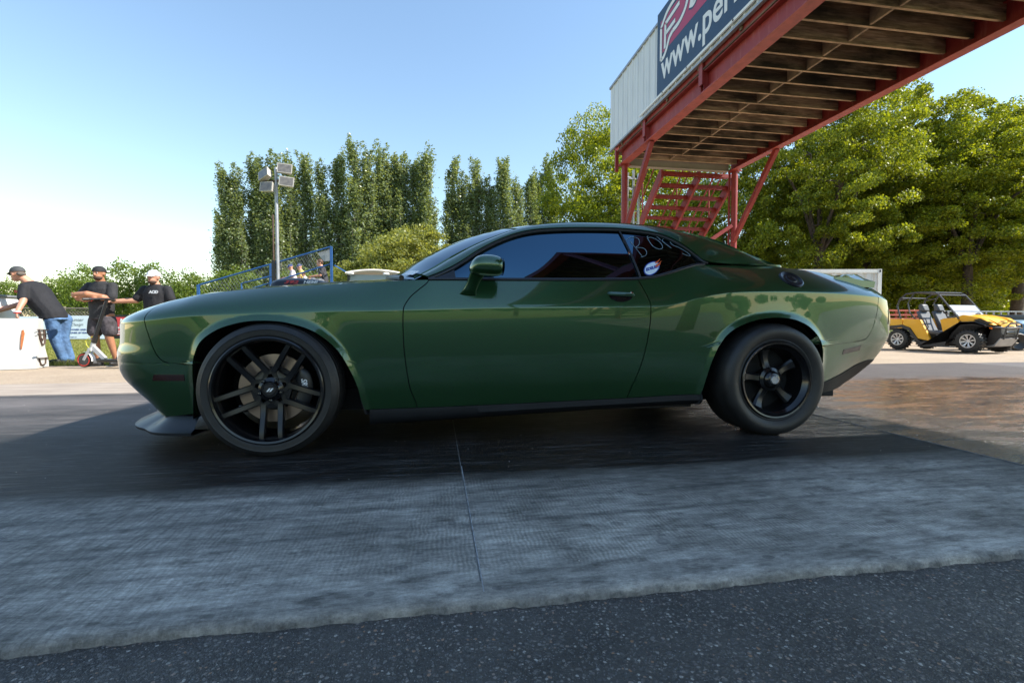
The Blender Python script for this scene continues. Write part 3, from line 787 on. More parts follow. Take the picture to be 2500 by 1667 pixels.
# --- spoiler
mb = MB(); V = []; n = 40
for i in range(n+1):
    t = i/n; y = 2.80+(4.40-2.80)*t; e = 1-abs(2*t-1); k = min(1, e/.10); xc = .07*(1-(2*t-1)**2)
    zt = 1.000+.050*sm(k)
    prof = [(2.62, 1.0), (2.70, 1.022), (2.80, 1.012+.034*k), (2.875, zt), (2.905, zt-.003), (2.985, .990+.003*k), (2.975, .950), (2.64, .96)]
    for x, z in prof: V.append((x+xc-.015, y, z))
F = grid_faces(n+1, 8, True)+[tuple(range(8)), tuple(n*8+j for j in range(8))[::-1]]
mesh_obj('spoiler', V, F, M['paint'], car, sharp=35)
# --- fuel door
fc = surf(float(SX(2.255)), .990, 0); p1 = surf(float(SX(2.255)), 1.01, 0); p0 = surf(float(SX(2.255)), .97, 0); px1 = surf(float(SX(2.28)), .99, 0); px0 = surf(float(SX(2.23)), .99, 0)
fn = np.cross(px1-px0, p1-p0); fn /= np.linalg.norm(fn)
if fn[1] > 0: fn = -fn
fd = MB().lathe([(.078, -.006), (.078, .003), (.070, .007), (.064, .004), (.050, -.001), (.036, .001), (.032, .005), (.024, .006), (.022, .002), (0, .002)], fc, fn, 48).build('fuel_door', simple('satin_fuel_cap', (.012, .014, .018), .3, metal=.3, var=0), car, smooth=True, sharp=25)
exv = (px1-px0)/np.linalg.norm(px1-px0); eyv = np.cross(-fn, exv)*-1
text_obj('fuel_lettering', 'FUEL', M['white_text'], fd, Vector(fc)+Vector(fn)*.004+Vector(exv)*-.017-Vector((0, 0, .005)), exv, p1-p0, .014, sx=1)
# --- door handle
hp = lambda x, z, o=0: surf(float(SX(x)), z, o)
ax = np.linspace(1.005, 1.178, 14); V = []
hs = []
for i, x in enumerate(ax):
    t = i/13; e = min(1, min(t, 1-t)/.08); zc_ = .884-.006*t
    for du, dn in ((-.012*e, -.002), (-.012*e, .012*e), (-.004, .018*e), (.008*e, .015*e), (.0125*e, .004), (.0125*e, -.002)):
        hs.append(hp(x, zc_+du, dn))
F = grid_faces(14, 6, True)+[tuple(range(6)), tuple(13*6+j for j in range(6))[::-1]]
mesh_obj('door_handle', hs, F, M['paint'], DOOR, sharp=50)
# recess under the handle
V = [hp(1.09, .868, .0016)]; nn = 24
for i in range(nn+1):
    a = PI+PI*i/nn; V.append(hp(1.09+.073*math.cos(a), .873+.040*math.sin(a), .0016))
mesh_obj('handle_recess', V, [(0, i+1, i+2) for i in range(nn)], M['black_gloss'], DOOR, smooth=False)
MB().lathe([(.0, .019), (.006, .019), (.008, .016), (.008, .0)], hp(1.155, .884), (0, -.93, .35), 16).build('lock', M['chrome'], DOOR, smooth=True)
# --- mirror
def mirror(m_):
    V = []; n = 20; secs = [(.178, .010, 1.000), (.186, .028, 1.006), (.205, .044, 1.016), (.232, .054, 1.021), (.27, .058, 1.022), (.31, .058, 1.020), (.338, .054, 1.017), (.352, .046, 1.015), (.358, .034, 1.014)]
    for x, r, zc_ in secs:
        for j in range(n):
            a = 2*PI*j/n; cy = math.cos(a); cz = math.sin(a)
            pw = lambda v, e: math.copysign(abs(v)**e, v)
            V.append((x, 2.575-.095*pw(cy, .8)*min(1, r/.05)-.0, zc_+r*pw(cz, .8)+.0))
    F = [(i*n+j, i*n+(j+1) % n, (i+1)*n+(j+1) % n, (i+1)*n+j) for i in range(len(secs)-1) for j in range(n)]
    F.append(tuple(range(n))[::-1]); F.append(tuple((len(secs)-1)*n+j for j in range(n)))
    V = np.array(V)
    if m_: V = mir(V); F = [f[::-1] for f in F]
    o = mesh_obj('side_mirror', V, F, M['paint'], car, sharp=40)
    md = o.modifiers.new('sub', 'SUBSURF'); md.levels = md.render_levels = 1
    st = []; n = 16
    for (x, y, z, rx, ry) in [(.178, 2.690, .868, .046, .012), (.182, 2.682, .874, .044, .020), (.190, 2.672, .895, .037, .028), (.203, 2.655, .925, .034, .030), (.212, 2.630, .950, .035, .032), (.225, 2.60, .975, .040, .035)]:
        for j in range(n):
            a = 2*PI*j/n; st.append((x+rx*math.cos(a), y+ry*math.sin(a)*.9, z+.012*math.cos(a)*-.6))
    F = [(i*n+j, i*n+(j+1) % n, (i+1)*n+(j+1) % n, (i+1)*n+j) for i in range(5) for j in range(n)]
    st = np.array(st)
    if m_: st = mir(st); F = [f[::-1] for f in F]
    mesh_obj('mirror_stalk', st, F, M['paint'], o, sharp=50)
    g = MB().ell((.362, 2.575 if not m_ else 2*YC-2.575, 1.014), (.003, .088, .046)).build('mirror_glass', M['chrome'], o, smooth=True)
mirror(False); mirror(True)
# --- shaker scoop
V = []; n = 24
prof = [(-1.105, .945, .20), (-1.095, .975, .24), (-1.075, 1.000, .27), (-1.04, 1.012, .28), (-.98, 1.017, .29), (-.90, 1.018, .29), (-.82, 1.011, .27), (-.74, .995, .22), (-.66, .975, .15)]
for x, z, hw in prof:
    for j in range(n+1):
        a = PI*j/n; cy = math.copysign(abs(math.cos(a))**.45, math.cos(a)); cz = abs(math.sin(a))**.45
        V.append((x, YC-hw*cy, .90+(z-.90)*cz))
F = grid_faces(len(prof), n+1, True)+[tuple(range(n+1))]
scoop = mesh_obj('hood_scoop', V, F, M['black_trim'], car, sharp=40)
text_obj('scoop_lettering', '392', M['red_text'], scoop, (-.985, YC-.300, .968), (1, 0, 0), (0, .12, .99), .030, bold=.001, shear=.3, sx=1.9)
text_obj('scoop_lettering', 'HEMI', M['white_text'], scoop, (-.865, YC-.300, .971), (1, 0, 0), (0, .12, .99), .024, bold=.0006, shear=.3, sx=1.6)
# wiper cowl dark strip
mb = MB(); cw = [np.array([-.20-.14*(1-(2*t-1)**2), 2.86+(4.34-2.86)*t, .975+.045*(1-(2*t-1)**2)]) for t in np.linspace(0, 1, 24)]
mb.tube(cw, .016, 8); mb.build('wiper_cowl', M['black_trim'], car, smooth=True)
# windscreen decal
wp = lambda u, t: (lambda a, b, w_: a+(b-a)*t+np.array([np.interp(u, range(18), np.interp(range(18), [0, 2, 4, 5.5, 7, 9, 11, 13, 15, 17], [-.22, -.21, -.16, -.10, -.03, 0, .04, .08, .08, .06]))*w_, 0, np.interp(u, [0, 2, 4], [.055, .075, .085])*w_]))(Bc[int(u*NS)], mir(Bc[int(u*NS)]), 1-abs(2*t-1)**2)
V = [wp(.3, .05)+np.array([-.004, 0, .004]), wp(.3, .13)+np.array([-.004, 0, .004]), wp(.7, .13)+np.array([-.004, 0, .004]), wp(.7, .05)+np.array([-.004, 0, .004])]
mesh_obj('windshield_decal', V, [(0, 1, 2, 3)], M['white_text'], car, smooth=False)
# --- quarter window: oval sticker and chalk scrawl
gp = lambda x, t, o=.0: glass_pt(x, t, .016-o)
def ring_patch(name, cx, ct, rx, rt, mat, o, rot=.2, n=40, parent=None):
    V = [gp(cx, ct, o)]
    for i in range(n):
        a = 2*PI*i/n; u = rx*math.cos(a); v = rt*math.sin(a); V.append(gp(cx+u*math.cos(rot)-v*math.sin(rot)*.3, ct+v*math.cos(rot)+u*1.1, o))
    return mesh_obj(name, V, [(0, i+1, (i+1) % n+1) for i in range(n)], mat, parent or car, smooth=False)
M['blue_ink'] = simple('blue_ink', (.02, .06, .35), .4, var=0); M['decal_white'] = simple('decal_white', (.62, .72, .85), .4, var=.1, vscale=60)
M['yellow_ink'] = simple('yellow_ink', (.6, .55, .02), .4, var=0); M['orange_ink'] = simple('orange_ink', (.7, .12, .02), .4, var=0)
M['chalk'] = simple('chalk_marker', (.20, .30, .38), .8, var=.3, vscale=80)
st = ring_patch('window_sticker', 1.325, .20, .058, .125, M['blue_ink'], .002)
ring_patch('sticker_face', 1.325, .20, .052, .108, M['decal_white'], .0028, parent=st)
o_ = gp(1.283, .155, .0034); exs = gp(1.34, .17, .0034)-gp(1.29, .145, .0034)
text_obj('sticker_lettering', 'EDELBR', M['blue_ink'], st, o_, exs, (0, .35, .93), .026, bold=.0012, sx=1.05)
fl = MB()
for (x0, t0, x1, t1) in ((1.355, .30, 1.392, .38), (1.36, .25, 1.398, .33), (1.35, .22, 1.39, .27)):
    fl.tube([gp(x0, t0, .0035), gp((x0+x1)/2, t0+(t1-t0)*.3, .0035), gp(x1, t1, .0035)], [.006, .004, .001], 5)
fl.build('sticker_flames', M['orange_ink'], st, smooth=True)
def chalk(strokes):
    mb = MB()
    for sgs in strokes:
        P = catmull([gp(x, t, .0022) for x, t in sgs], 8); mb.tube([Vector(p) for p in P], .0015, 5)
    mb.build('chalk_writing', M['chalk'], car, smooth=True)
chalk([[(1.225, .77), (1.25, .62), (1.28, .44)], [(1.20, .79), (1.24, .86), (1.285, .84), (1.28, .72), (1.25, .64)], [(1.25, .64), (1.30, .63), (1.315, .55), (1.30, .47), (1.268, .44)],
       [(1.36, .93), (1.35, .88), (1.365, .70), (1.40, .62), (1.43, .66), (1.43, .78), (1.405, .87), (1.37, .90), (1.345, .85)],
       [(1.405, .98), (1.425, .93), (1.435, .88)], [(1.462, .96), (1.447, .85), (1.49, .70)],
       [(1.535, .97), (1.50, .92), (1.51, .84), (1.55, .84), (1.60, .80), (1.62, .68), (1.59, .60), (1.56, .62)]])
# --- wheels
def tyre(c, R, rr, wd, y0, parent, ynormal=-1):
    """profile revolve; outer face at y0"""
    cx, cz = c; h = R-rr
    pr = [(rr-.012, -.012), (rr+.002, -.004), (rr+.012, .002), (rr+.2*h, .003), (rr+.45*h, .001), (rr+.55*h, .0035), (rr+.58*h, .0005), (rr+.75*h, -.004), (rr+.88*h, -.012), (R-.012, -.024), (R-.004, -.034)]
    g = []; nb = 4; w0 = wd-.068
    for i in range(nb):
        a = -.034-w0*i/nb; b = -.034-w0*(i+1)/nb
        g += [(R, a-.003), (R+.001, (a+b)/2), (R, b+.006), (R-.007, b+.005), (R-.007, b-.001)]
    pr += g+[(R-.004, -wd+.034), (R-.012, -wd+.024), (rr+.6*h, -wd+.002), (rr+.01, -wd+.004), (rr-.012, -wd+.012)]
    return MB().lathe(pr, (cx, y0, cz), (0, -1 if ynormal < 0 else 1, 0), 96).build('tyre', M['rubber'], parent, smooth=True, sharp=40)
def wheel_front(cx, cz, y0, sgn):
    W = MB().lathe([(.02, -.10), (.06, -.10), (.06, -.06), (.02, -.06)], (cx, y0, cz), (0, -sgn, 0), 24).build('wheel', M['iron'], car)
    ax = (0, -sgn, 0); Rr = .279; R = .354
    tyre((cx, cz), R, Rr, .275, y0, W, -sgn)
    # rim barrel
    rimo = MB().lathe([(Rr-.010, -.008), (Rr+.002, .000), (Rr+.004, .006), (Rr-.002, .009), (Rr-.012, .006), (Rr-.016, -.004), (Rr-.020, -.012), (Rr-.026, -.040), (Rr-.030, -.10), (Rr-.034, -.21), (Rr-.02, -.23)], (cx, y0, cz), ax, 96)
    rimo.build('rim', M['black_gloss'], W, smooth=True, sharp=35)
    sp = MB()
    def P(r, a, d): return Vector((cx+r*math.cos(a), y0-sgn*d, cz+r*math.sin(a)))
    def spoke(a0, a1, r0, r1, w0, w1, d0, d1, th=.03):
        # tapered bar from hub to rim with bevelled edges
        n = 8; V = []; F = []
        for i in range(n+1):
            t = i/n; r = r0+(r1-r0)*t; a = a0+(a1-a0)*t; wv = w0+(w1-w0)*t; d = d0+(d1-d0)*sm(t)
            c = P(r0, a0, 0).lerp(P(r1, a1, 0), t); tn = (P(r1, a1, 0)-P(r0, a0, 0)).normalized(); si = Vector((-tn.z, 0, tn.x)); o = Vector((0, -sgn, 0))
            for u, v in ((-.5, -th), (-.5, -.008), (-.36, 0), (.36, 0), (.5, -.008), (.5, -th)):
                V.append(c+si*u*wv+o*(d+v))
        for i in range(n):
            for j in range(6): F.append((i*6+j, i*6+(j+1) % 6, (i+1)*6+(j+1) % 6, (i+1)*6+j))
        F.append(tuple(range(6))); F.append(tuple(n*6+j for j in range(6))[::-1]); sp.add(V, F)
    for k in range(5):
        a = -PI/2+2*PI*k/5+.035
        for q in (-1, 1):
            spoke(a+q*.50, a+q*.178, .088, .262, .035, .029, -.056, -.014)
            # fork outward
        # outer window bridge between twin spokes
        V = []
        spoke(a-.17, a+.17, .264, .264, .018, .018, -.018, -.018)
        spoke(a, a, .045, .10, .05, .075, -.054, -.060)
        for q in (-1, 1): spoke(a+q*.05, a+q*.48, .06, .098, .03, .03, -.056, -.056)
    # webs between pairs near the hub
    for k in range(5):
        a = PI/2+2*PI*k/5+.035
        spoke(a-.15, a+.15, .094, .094, .030, .030, -.057, -.057)
    sp.build('spokes', M['black_satin'], W, sharp=25)
    MB().lathe([(.0, -.040), (.040, -.040), (.044, -.046), (.050, -.050), (.064, -.056), (.068, -.066), (.068, -.10)], (cx, y0, cz), ax, 48).build('hub_disc', M['black_gloss'], W, smooth=True, sharp=30)
    cap = MB().lathe([(0, -.034), (.028, -.034), (.031, -.037), (.031, -.045)], (cx, y0, cz), ax, 40).build('center_cap', M['iron'], W, smooth=True, sharp=30)
    sl = MB()
    for q in (0, 1):
        b = -.016+q*.014; sl.prism([(cx+b, y0-sgn*-.0335, cz-.009), (cx+b+.009, y0-sgn*-.0335, cz-.009), (cx+b+.023, y0-sgn*-.0335, cz+.009), (cx+b+.014, y0-sgn*-.0335, cz+.009)], (0, -sgn*.001, 0))
    sl.build('cap_emblem', M['white_text'], cap)
    for k in range(5):
        a = -PI/2+2*PI*k/5+.035; c = P(.057, a, -.050); MB().lathe([(0, .016), (.007, .015), (.010, .012), (.011, -.006)], c, ax, 6).build('lug_nut', M['black_gloss'], W, sharp=25)
    rot = MB().lathe([(.185, -.135), (.186, -.128), (.185, -.121), (.120, -.121), (.118, -.124), (.098, -.124), (.095, -.11), (.06, -.105)], (cx, y0, cz), ax, 96).build('brake_disc', M['rotor'], W, smooth=True, sharp=30)
    MB().lathe([(.119, -.1205), (.117, -.118), (.06, -.100), (.02, -.10)], (cx, y0, cz), ax, 48).build('disc_hat', M['iron'], W, smooth=True, sharp=30)
    cal = MB(); V = []; F = []; n = 12
    for i in range(n+1):
        a = -.62+1.22*i/n; e = min(1, min(i, n-i)/1.5)
        for r, d in ((.125, -.118), (.128, -.088), (.15, -.080), (.185, -.080), (.205, -.092), (.208, -.13)):
            V.append(P(.165+(r-.165)*(.7+.3*e), a, d))
    for i in range(n):
        for j in range(5): F.append((i*6+j, i*6+j+1, (i+1)*6+j+1, (i+1)*6+j))
    F += [tuple(range(6)), tuple(n*6+j for j in range(6))[::-1]]
    c_o = cal.add(V, F).build('brake_caliper', M['black_trim'], W, sharp=40)
    if sgn > 0:
        text_obj('caliper_lettering', 'SRT', M['white_text'], c_o, (cx+.148, y0+.0785, cz+.052), (.10, 0, -1), (1, 0, .10), .040, bold=.0012, shear=.35, sx=.85)
    return W
wheel_front(-.872, .354, 2.617, 1)
wheel_front(-.872, .354, 2*YC-2.617, -1)
def wheel_rear(cx, cz, y0, sgn):
    ax = (0, -sgn, 0); Rr = .236; R = .353
    W = MB().lathe([(.02, -.12), (.06, -.12), (.06, -.08), (.02, -.08)], (cx, y0, cz), ax, 24).build('wheel', M['iron'], car)
    h = R-Rr; pr = [(Rr-.012, -.014), (Rr+.004, -.006), (Rr+.014, -.001), (Rr+.02, -.004), (Rr+.035, .004), (Rr+.5*h, .012), (Rr+.68*h, .010), (Rr+.80*h, .002), (Rr+.9*h, -.010), (R-.008, -.026), (R, -.045), (R+.002, -.14), (R, -.26), (R-.01, -.28), (Rr+.5*h, -.31), (Rr, -.29)]
    t_ = MB().lathe(pr, (cx, y0, cz), ax, 96).build('tyre', M['rubber'], W, smooth=True, sharp=50)
    MB().lathe([(Rr-.016, -.010), (Rr-.004, -.002), (Rr+.003, .003), (Rr-.001, .006), (Rr-.010, .004), (Rr-.014, -.006), (Rr-.020, -.016), (Rr-.034, -.030), (Rr-.038, -.07), (Rr-.04, -.16), (Rr-.03, -.26)], (cx, y0, cz), ax, 96).build('rim', M['black_gloss'], W, smooth=True, sharp=30)
    MB().lathe([(Rr-.03, -.16), (.05, -.15)], (cx, y0, cz), ax, 64).build('brake_backing', M['black_matte'], W, smooth=True)
    sp = MB()
    for k in range(5):
        a = PI/2+2*PI*k/5+.2; V = []; F = []; n = 8
        for i in range(n+1):
            t = i/n; r = .04+(.19-.04)*t; wv = .062-.02*math.sin(PI*t)+.012*t; d = -.048-.045*math.sin(PI*min(1, t*1.1)*.5)+.035*t*t
            cdir = Vector((math.cos(a), 0, math.sin(a))); si = Vector((-cdir.z, 0, cdir.x)); o = Vector((0, -sgn, 0)); c = Vector((cx, y0, cz))+cdir*r
            for u, v in ((-.5, -.03), (-.5, -.01), (-.3, 0), (.3, 0), (.5, -.01), (.5, -.03)): V.append(c+si*u*wv+o*(d+v))
        for i in range(n):
            for j in range(6): F.append((i*6+j, i*6+(j+1) % 6, (i+1)*6+(j+1) % 6, (i+1)*6+j))
        F.append(tuple(range(6))); F.append(tuple(n*6+j for j in range(6))[::-1]); sp.add(V, F)
    sp.build('spokes', M['black_satin'], W, sharp=30)
    MB().lathe([(.026, -.022), (.040, -.026), (.046, -.034), (.052, -.040), (.056, -.050), (.075, -.058), (.08, -.09)], (cx, y0, cz), ax, 48).build('hub_disc', M['black_gloss'], W, smooth=True, sharp=30)
    cap = MB().lathe([(0, -.017), (.018, -.017), (.020, -.014), (.024, -.014), (.027, -.018), (.028, -.026)], (cx, y0, cz), ax, 40).build('center_cap', M['steel'], W, smooth=True, sharp=30)
    return W
wheel_rear(2.088, .353, 2.616, 1)
wheel_rear(2.088, .353, 2*YC-2.616, -1)
# ------------------------------------------------------------------ red gantry
def red_mat():
    k = NT('red_steel'); c = k.coord()
    f = k.noise(c, 1.4, 5); sp = k.vor(c, 38); n = k.noise(c, 11, 5, .7)
    base = k.ramp(f, [(.3, (.22, .018, .016)), (.7, (.32, .032, .028))])
    streak = k.ramp(k.noise(k.coord(scale=(3, 3, .4)), 3, 6, .75), [(.52, 0), (.7, .55)])
    spots = k.math('LESS_THAN', sp, k.mapr(n, .45, .8, .0, .24))
    base = k.mix(streak, base, (.42, .12, .10))
    col = k.mix(k.math('MULTIPLY', spots, .75), base, (.12, .022, .018))
    k.set(Base_Color=col, Roughness=.5); k.bump(k.noise(c, 60, 3), .15, .003); return k.m
def joist_mat():
    k = NT('weathered_joist'); c = k.coord(scale=(1, 14, 14)); d = k.coord(); g = k.coord(scale=(.8, 1, 2.5))
    grain = k.noise(c, 2.2, 7, .68, .4); big = k.noise(g, 1.3, 5, .6)
    col = k.ramp(grain, [(.3, (.12, .08, .055)), (.5, (.30, .215, .155)), (.7, (.50, .40, .31))])
    st = k.ramp(big, [(.36, .12), (.5, .62), (.62, 1.0)])
    oi = k.n.new('ShaderNodeObjectInfo'); r = oi.outputs['Random']
    col = k.mix(1, col, st, 'MULTIPLY')
    col = k.mix(.85, col, k.ramp(r, [(0, (.28, .22, .2)), (.35, (.7, .6, .52)), (.6, (1.1, 1, .92)), (1, (1.9, 1.75, 1.55))]), 'MULTIPLY')
    k.set(Base_Color=col, Roughness=.8); k.bump(grain, .4, .004); return k.m
def panel_mat():
    k = NT('ribbed_panel'); c = k.coord(); f = k.noise(k.coord(scale=(1, 4, .5)), 1.2, 6, .6)
    k.set(Base_Color=k.ramp(f, [(.3, (.58, .60, .64)), (.7, (.72, .735, .77))]), Roughness=.45); return k.m
M['edge_bounce'] = simple('bounce_joist_edge', (.42, .27, .16), .75, var=.45, vscale=5)  # joist undersides: light bounced off the ground, put into a lighter wood colour
M['block_wood'] = simple('pale_blocking', (.30, .20, .125), .8, var=.5, vscale=5)
M['red_bounce'] = simple('bounce_red_steel', (.42, .085, .065), .55, var=.2, vscale=9)  # flange undersides: ground-bounce light painted in as a pinker red
M['red'] = red_mat(); M['joist'] = joist_mat(); M['panel'] = panel_mat()
M['navy'] = simple('navy_banner', (.018, .052, .115), .5, var=.1)
M['magenta'] = simple('magenta_ink', (.42, .045, .12), .5, var=.05)
M['deck'] = simple('plywood_deck', (.13, .075, .045), .85, var=.75, vscale=1.6)
M['cream'] = simple('cream_beam', (.38, .33, .27), .6, var=.12, vscale=3)
gan = thing('gantry', 'red steel overhead bridge with timber floor joists and white ribbed side panels', 'bridge', (6.4, 12.1, 0))
XL, XR, ZB, YF, YN = 4.75, 8.1, 4.86, 11.95, -8.0
def ibeam(name, x, y0, y1, z0, h, bw, tw=.012, tf=.016, stiff=()):
    mb = MB()
    mb.box((x-bw/2, y0, z0), (x+bw/2, y1, z0+tf)); mb.box((x-bw/2, y0, z0+h-tf), (x+bw/2, y1, z0+h))
    mb.box((x-tw/2, y0+.002, z0+tf), (x+tw/2, y1-.002, z0+h-tf))
    for y in stiff: mb.box((x-bw/2+.006, y-.055, z0+tf+.001), (x-.008, y-.045, z0+h-tf-.001)); mb.box((x-bw/2+.006, y+.045, z0+tf+.001), (x-.008, y+.055, z0+h-tf-.001)); mb.box((x-bw/2-.03, y-.06, z0+h*.35), (x-bw/2+.004, y+.06, z0+h+.2))
    o = mb.build(name, M['red'], gan, sharp=20); MB().box((x-bw/2+.001, y0+.001, z0-.004), (x+bw/2-.001, y1-.001, z0-.0005)).build('flange_bounce_face', M['red_bounce'], o); return o
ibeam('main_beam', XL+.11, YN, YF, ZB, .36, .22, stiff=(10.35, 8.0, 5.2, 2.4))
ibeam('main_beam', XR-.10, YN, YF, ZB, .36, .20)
MB().box((XL+.02, YN, ZB+.363), (XL+.10, YF, ZB+.53)).box((XL-.03, YN, ZB+.50), (XL+.02, YF+.3, ZB+.535)).build('edge_channel', M['red'], gan)
ys = [YF-.28-.402*k for k in range(48)]
jr = random.Random(4)
for y in ys:
    dz = jr.uniform(-.006, .006)
    MB().box((XL+.135, y-.02, ZB+.115+dz), (XR-.13, y+.02, ZB+.362)).build('joist', M['joist'], gan, sharp=20)
    MB().box((XL+.222, y-.0195, ZB+.110+dz), (XR-.205, y+.0195, ZB+.1148+dz)).build('joist_bounce_face', M['edge_bounce'], COL.objects[-1] if False else bpy.data.objects[[o.name for o in gan.children if o.name.startswith('joist')][-1]], sharp=20)
for i, y in enumerate(ys[:-1]):
    o = jr.choice((-.09, .0, .07, .03)); MB().box((6.13+o, y-.402+.021, ZB+.125), (6.17+o, y-.021, ZB+.355)).build('blocking', M['block_wood'], gan, sharp=20)
MB().box((XL-.02, YN, ZB+.366), (XR+.02, YF+.28, ZB+.392)).build('deck_boards', M['deck'], gan)
MB().box((XL+.22, YF-.03, ZB+.02), (XR-.20, YF+.09, ZB+.34)).build('end_beam', M['cream'], gan, sharp=20)
MB().box((XL+.22, YF-.05, ZB-.004), (XR-.2, YF+.11, ZB+.018)).build('end_flange', M['cream'], gan, sharp=20)
# ribbed wall panels
def ribbed(name, x, y0, y1, z0, z1, sgn, pitch=.30):
    V = []; F = []; y = y0; pts = []
    while y < y1:
        for dy, d in ((0, 0), (.02, .022), (.045, .022), (.065, 0), (.165, 0), (.172, .006), (.19, .006), (.197, 0)):
            if y+dy <= y1: pts.append((y+dy, d))
        y += pitch
    pts.append((y1, 0))
    for yy, d in pts: V += [(x+sgn*d, yy, z0), (x+sgn*d, yy, z1), (x-sgn*.012, yy, z1), (x-sgn*.012, yy, z0)]
    n = len(pts)
    for i in range(n-1):
        for j in range(4): F.append((i*4+j, i*4+(j+1) % 4, (i+1)*4+(j+1) % 4, (i+1)*4+j))
    return MB().add(V, F).build(name, M['panel'], gan, sharp=20)
ribbed('wall_panel', 4.70, YN, 12.40, 5.40, 7.02, -1); ribbed('wall_panel', 8.16, YN, 12.40, 5.40, 7.02, 1)
MB().box((4.662, YN, 7.02), (4.73, 12.41, 7.075)).build('panel_cap', M['steel'], gan); MB().box((4.672, YN, 5.355), (4.735, 12.41, 5.398)).build('panel_sill', M['steel'], gan)
mb = MB()
for y in np.arange(YN+.5, 12.3, 1.2): mb.box((4.74, y-.03, 5.30), (4.80, y+.03, 7.0)); mb.box((8.06, y-.03, 5.30), (8.12, y+.03, 7.0))
mb.build('wall_studs', M['wood'], gan)
# banner
bn = MB().box((4.648, -1.5, 5.50), (4.668, 9.56, 7.19)).build('banner', M['navy'], gan, sharp=20)
MB().box((4.640, -1.5, 5.452), (4.672, 10.42, 5.498)).build('banner_rail', M['white_paint'], gan, sharp=20)
mb = MB()
for y in (9.3, 8.35, 6.95, 5.4, 3.9): mb.ell((4.638, y, 5.476), (.006, .018, .018), 10, 6)
mb.build('rail_bolts', M['black_matte'], gan)
TX = 4.6465
text_obj('banner_lettering', 'www.perf', M['white_text'], bn, (TX, 9.36, 5.74), (0, -1, 0), (0, 0, 1), .74, bold=.012, sx=.86, ext=.0015)
V = [(TX, 9.42, 6.28), (TX, 9.42, 6.96), (TX, 4.2, 6.96), (TX, 4.2, 6.28)]
mesh_obj('logo_band', V, [(0, 1, 2, 3)], M['magenta'], bn, smooth=False)
def strokes(name, L, w_, mat, x):
    mb = MB()
    for P in L:
        C = catmull(P, 8) if len(P) > 2 else [np.array(p, float) for p in P]; V = []; k = len(C)
        for i, p in enumerate(C):
            t = C[min(i+1, k-1)]-C[max(i-1, 0)]; t /= np.linalg.norm(t); n = np.array([-t[1], t[0]])*w_/2
            V += [(x, p[0]+n[0], p[1]+n[1]), (x, p[0]-n[0], p[1]-n[1])]
        mb.add(V, [(2*i, 2*i+1, 2*i+3, 2*i+2) for i in range(k-1)])
    return mb.build(name, mat, bn, sharp=20, fix=False)
def yz(L, y0=9.42): return [(y0-a, 6.20+b) for a, b in L]
LG = [yz([(.03, -.03), (.03, .62)]), yz([(.03, .62), (.30, .80), (.75, .86), (1.02, .80), (1.10, .62), (1.0, .42), (.78, .30), (.52, .28)]), yz([(.52, .28), (.38, .22), (.28, .08), (.16, -.02), (.03, -.03)]), yz([(.20, .12), (.22, .60)]), yz([(.22, .60), (.78, .66)]), yz([(.24, .40), (.62, .43)])]
strokes('logo_shadow', LG, .13, M['navy'], TX-.0015); strokes('logo_outline', LG, .085, M['white_text'], TX-.003)
L2 = [yz([(1.16, .40), (1.30, .36), (1.40, .55), (1.48, .86), (1.62, .84), (1.70, .60), (1.62, .40)]), yz([(1.70, .60), (1.82, .90), (2.0, .92), (2.12, .70), (2.05, .40), (1.98, .16), (2.10, .10), (2.20, .30), (2.22, .60)])]
strokes('logo_script_shadow', L2, .24, M['navy'], TX-.0015); strokes('logo_script', L2, .17, M['white_text'], TX-.003)
# unseen canopy and platform, added to darken the car window reflections
CX, CY0, CY1, CZ = 3.25, -14.0, -.95, 9.9
MB().box((CX, CY0, CZ), (CX+.24, CY1, CZ+.3)).box((CX+.24, CY1-.2, CZ), (8.1, CY1, CZ+.3)).build('added_canopy_beam', M['red'], gan)
MB().box((CX, CY0, CZ+.305), (8.2, CY1, CZ+.36)).build('added_canopy_roof', M['deck'], gan)
for y in np.arange(CY0+.5, CY1-.3, .9): MB().box((CX+.245, y-.03, CZ+.04), (8.09, y+.03, CZ+.295)).build('added_canopy_joist', M['joist'], gan)  # joists of the added, unseen canopy
for y in (CY0+.2, CY1-.12): MB().box((CX+.04, y-.08, 0), (CX+.2, y+.08, CZ-.002)).box((7.9, y-.08, 7.1), (8.06, y+.08, CZ-.002)).build('added_canopy_post', M['red'], gan)
MB().box((2.9, YN, ZB), (3.06, 2.5, ZB+.30)).box((3.06, 2.34, ZB), (XL-.06, 2.5, ZB+.30)).build('added_platform_beam', M['red'], gan)
MB().box((2.9, YN, ZB+.306), (XL-.06, 2.5, ZB+.34)).build('added_platform_deck', M['deck'], gan)
for y in np.arange(YN+.5, 2.2, .6): MB().box((3.065, y-.02, ZB+.08), (XL-.06, y+.02, ZB+.302)).build('added_platform_joist', M['joist'], gan)  # joists of the added, unseen platform
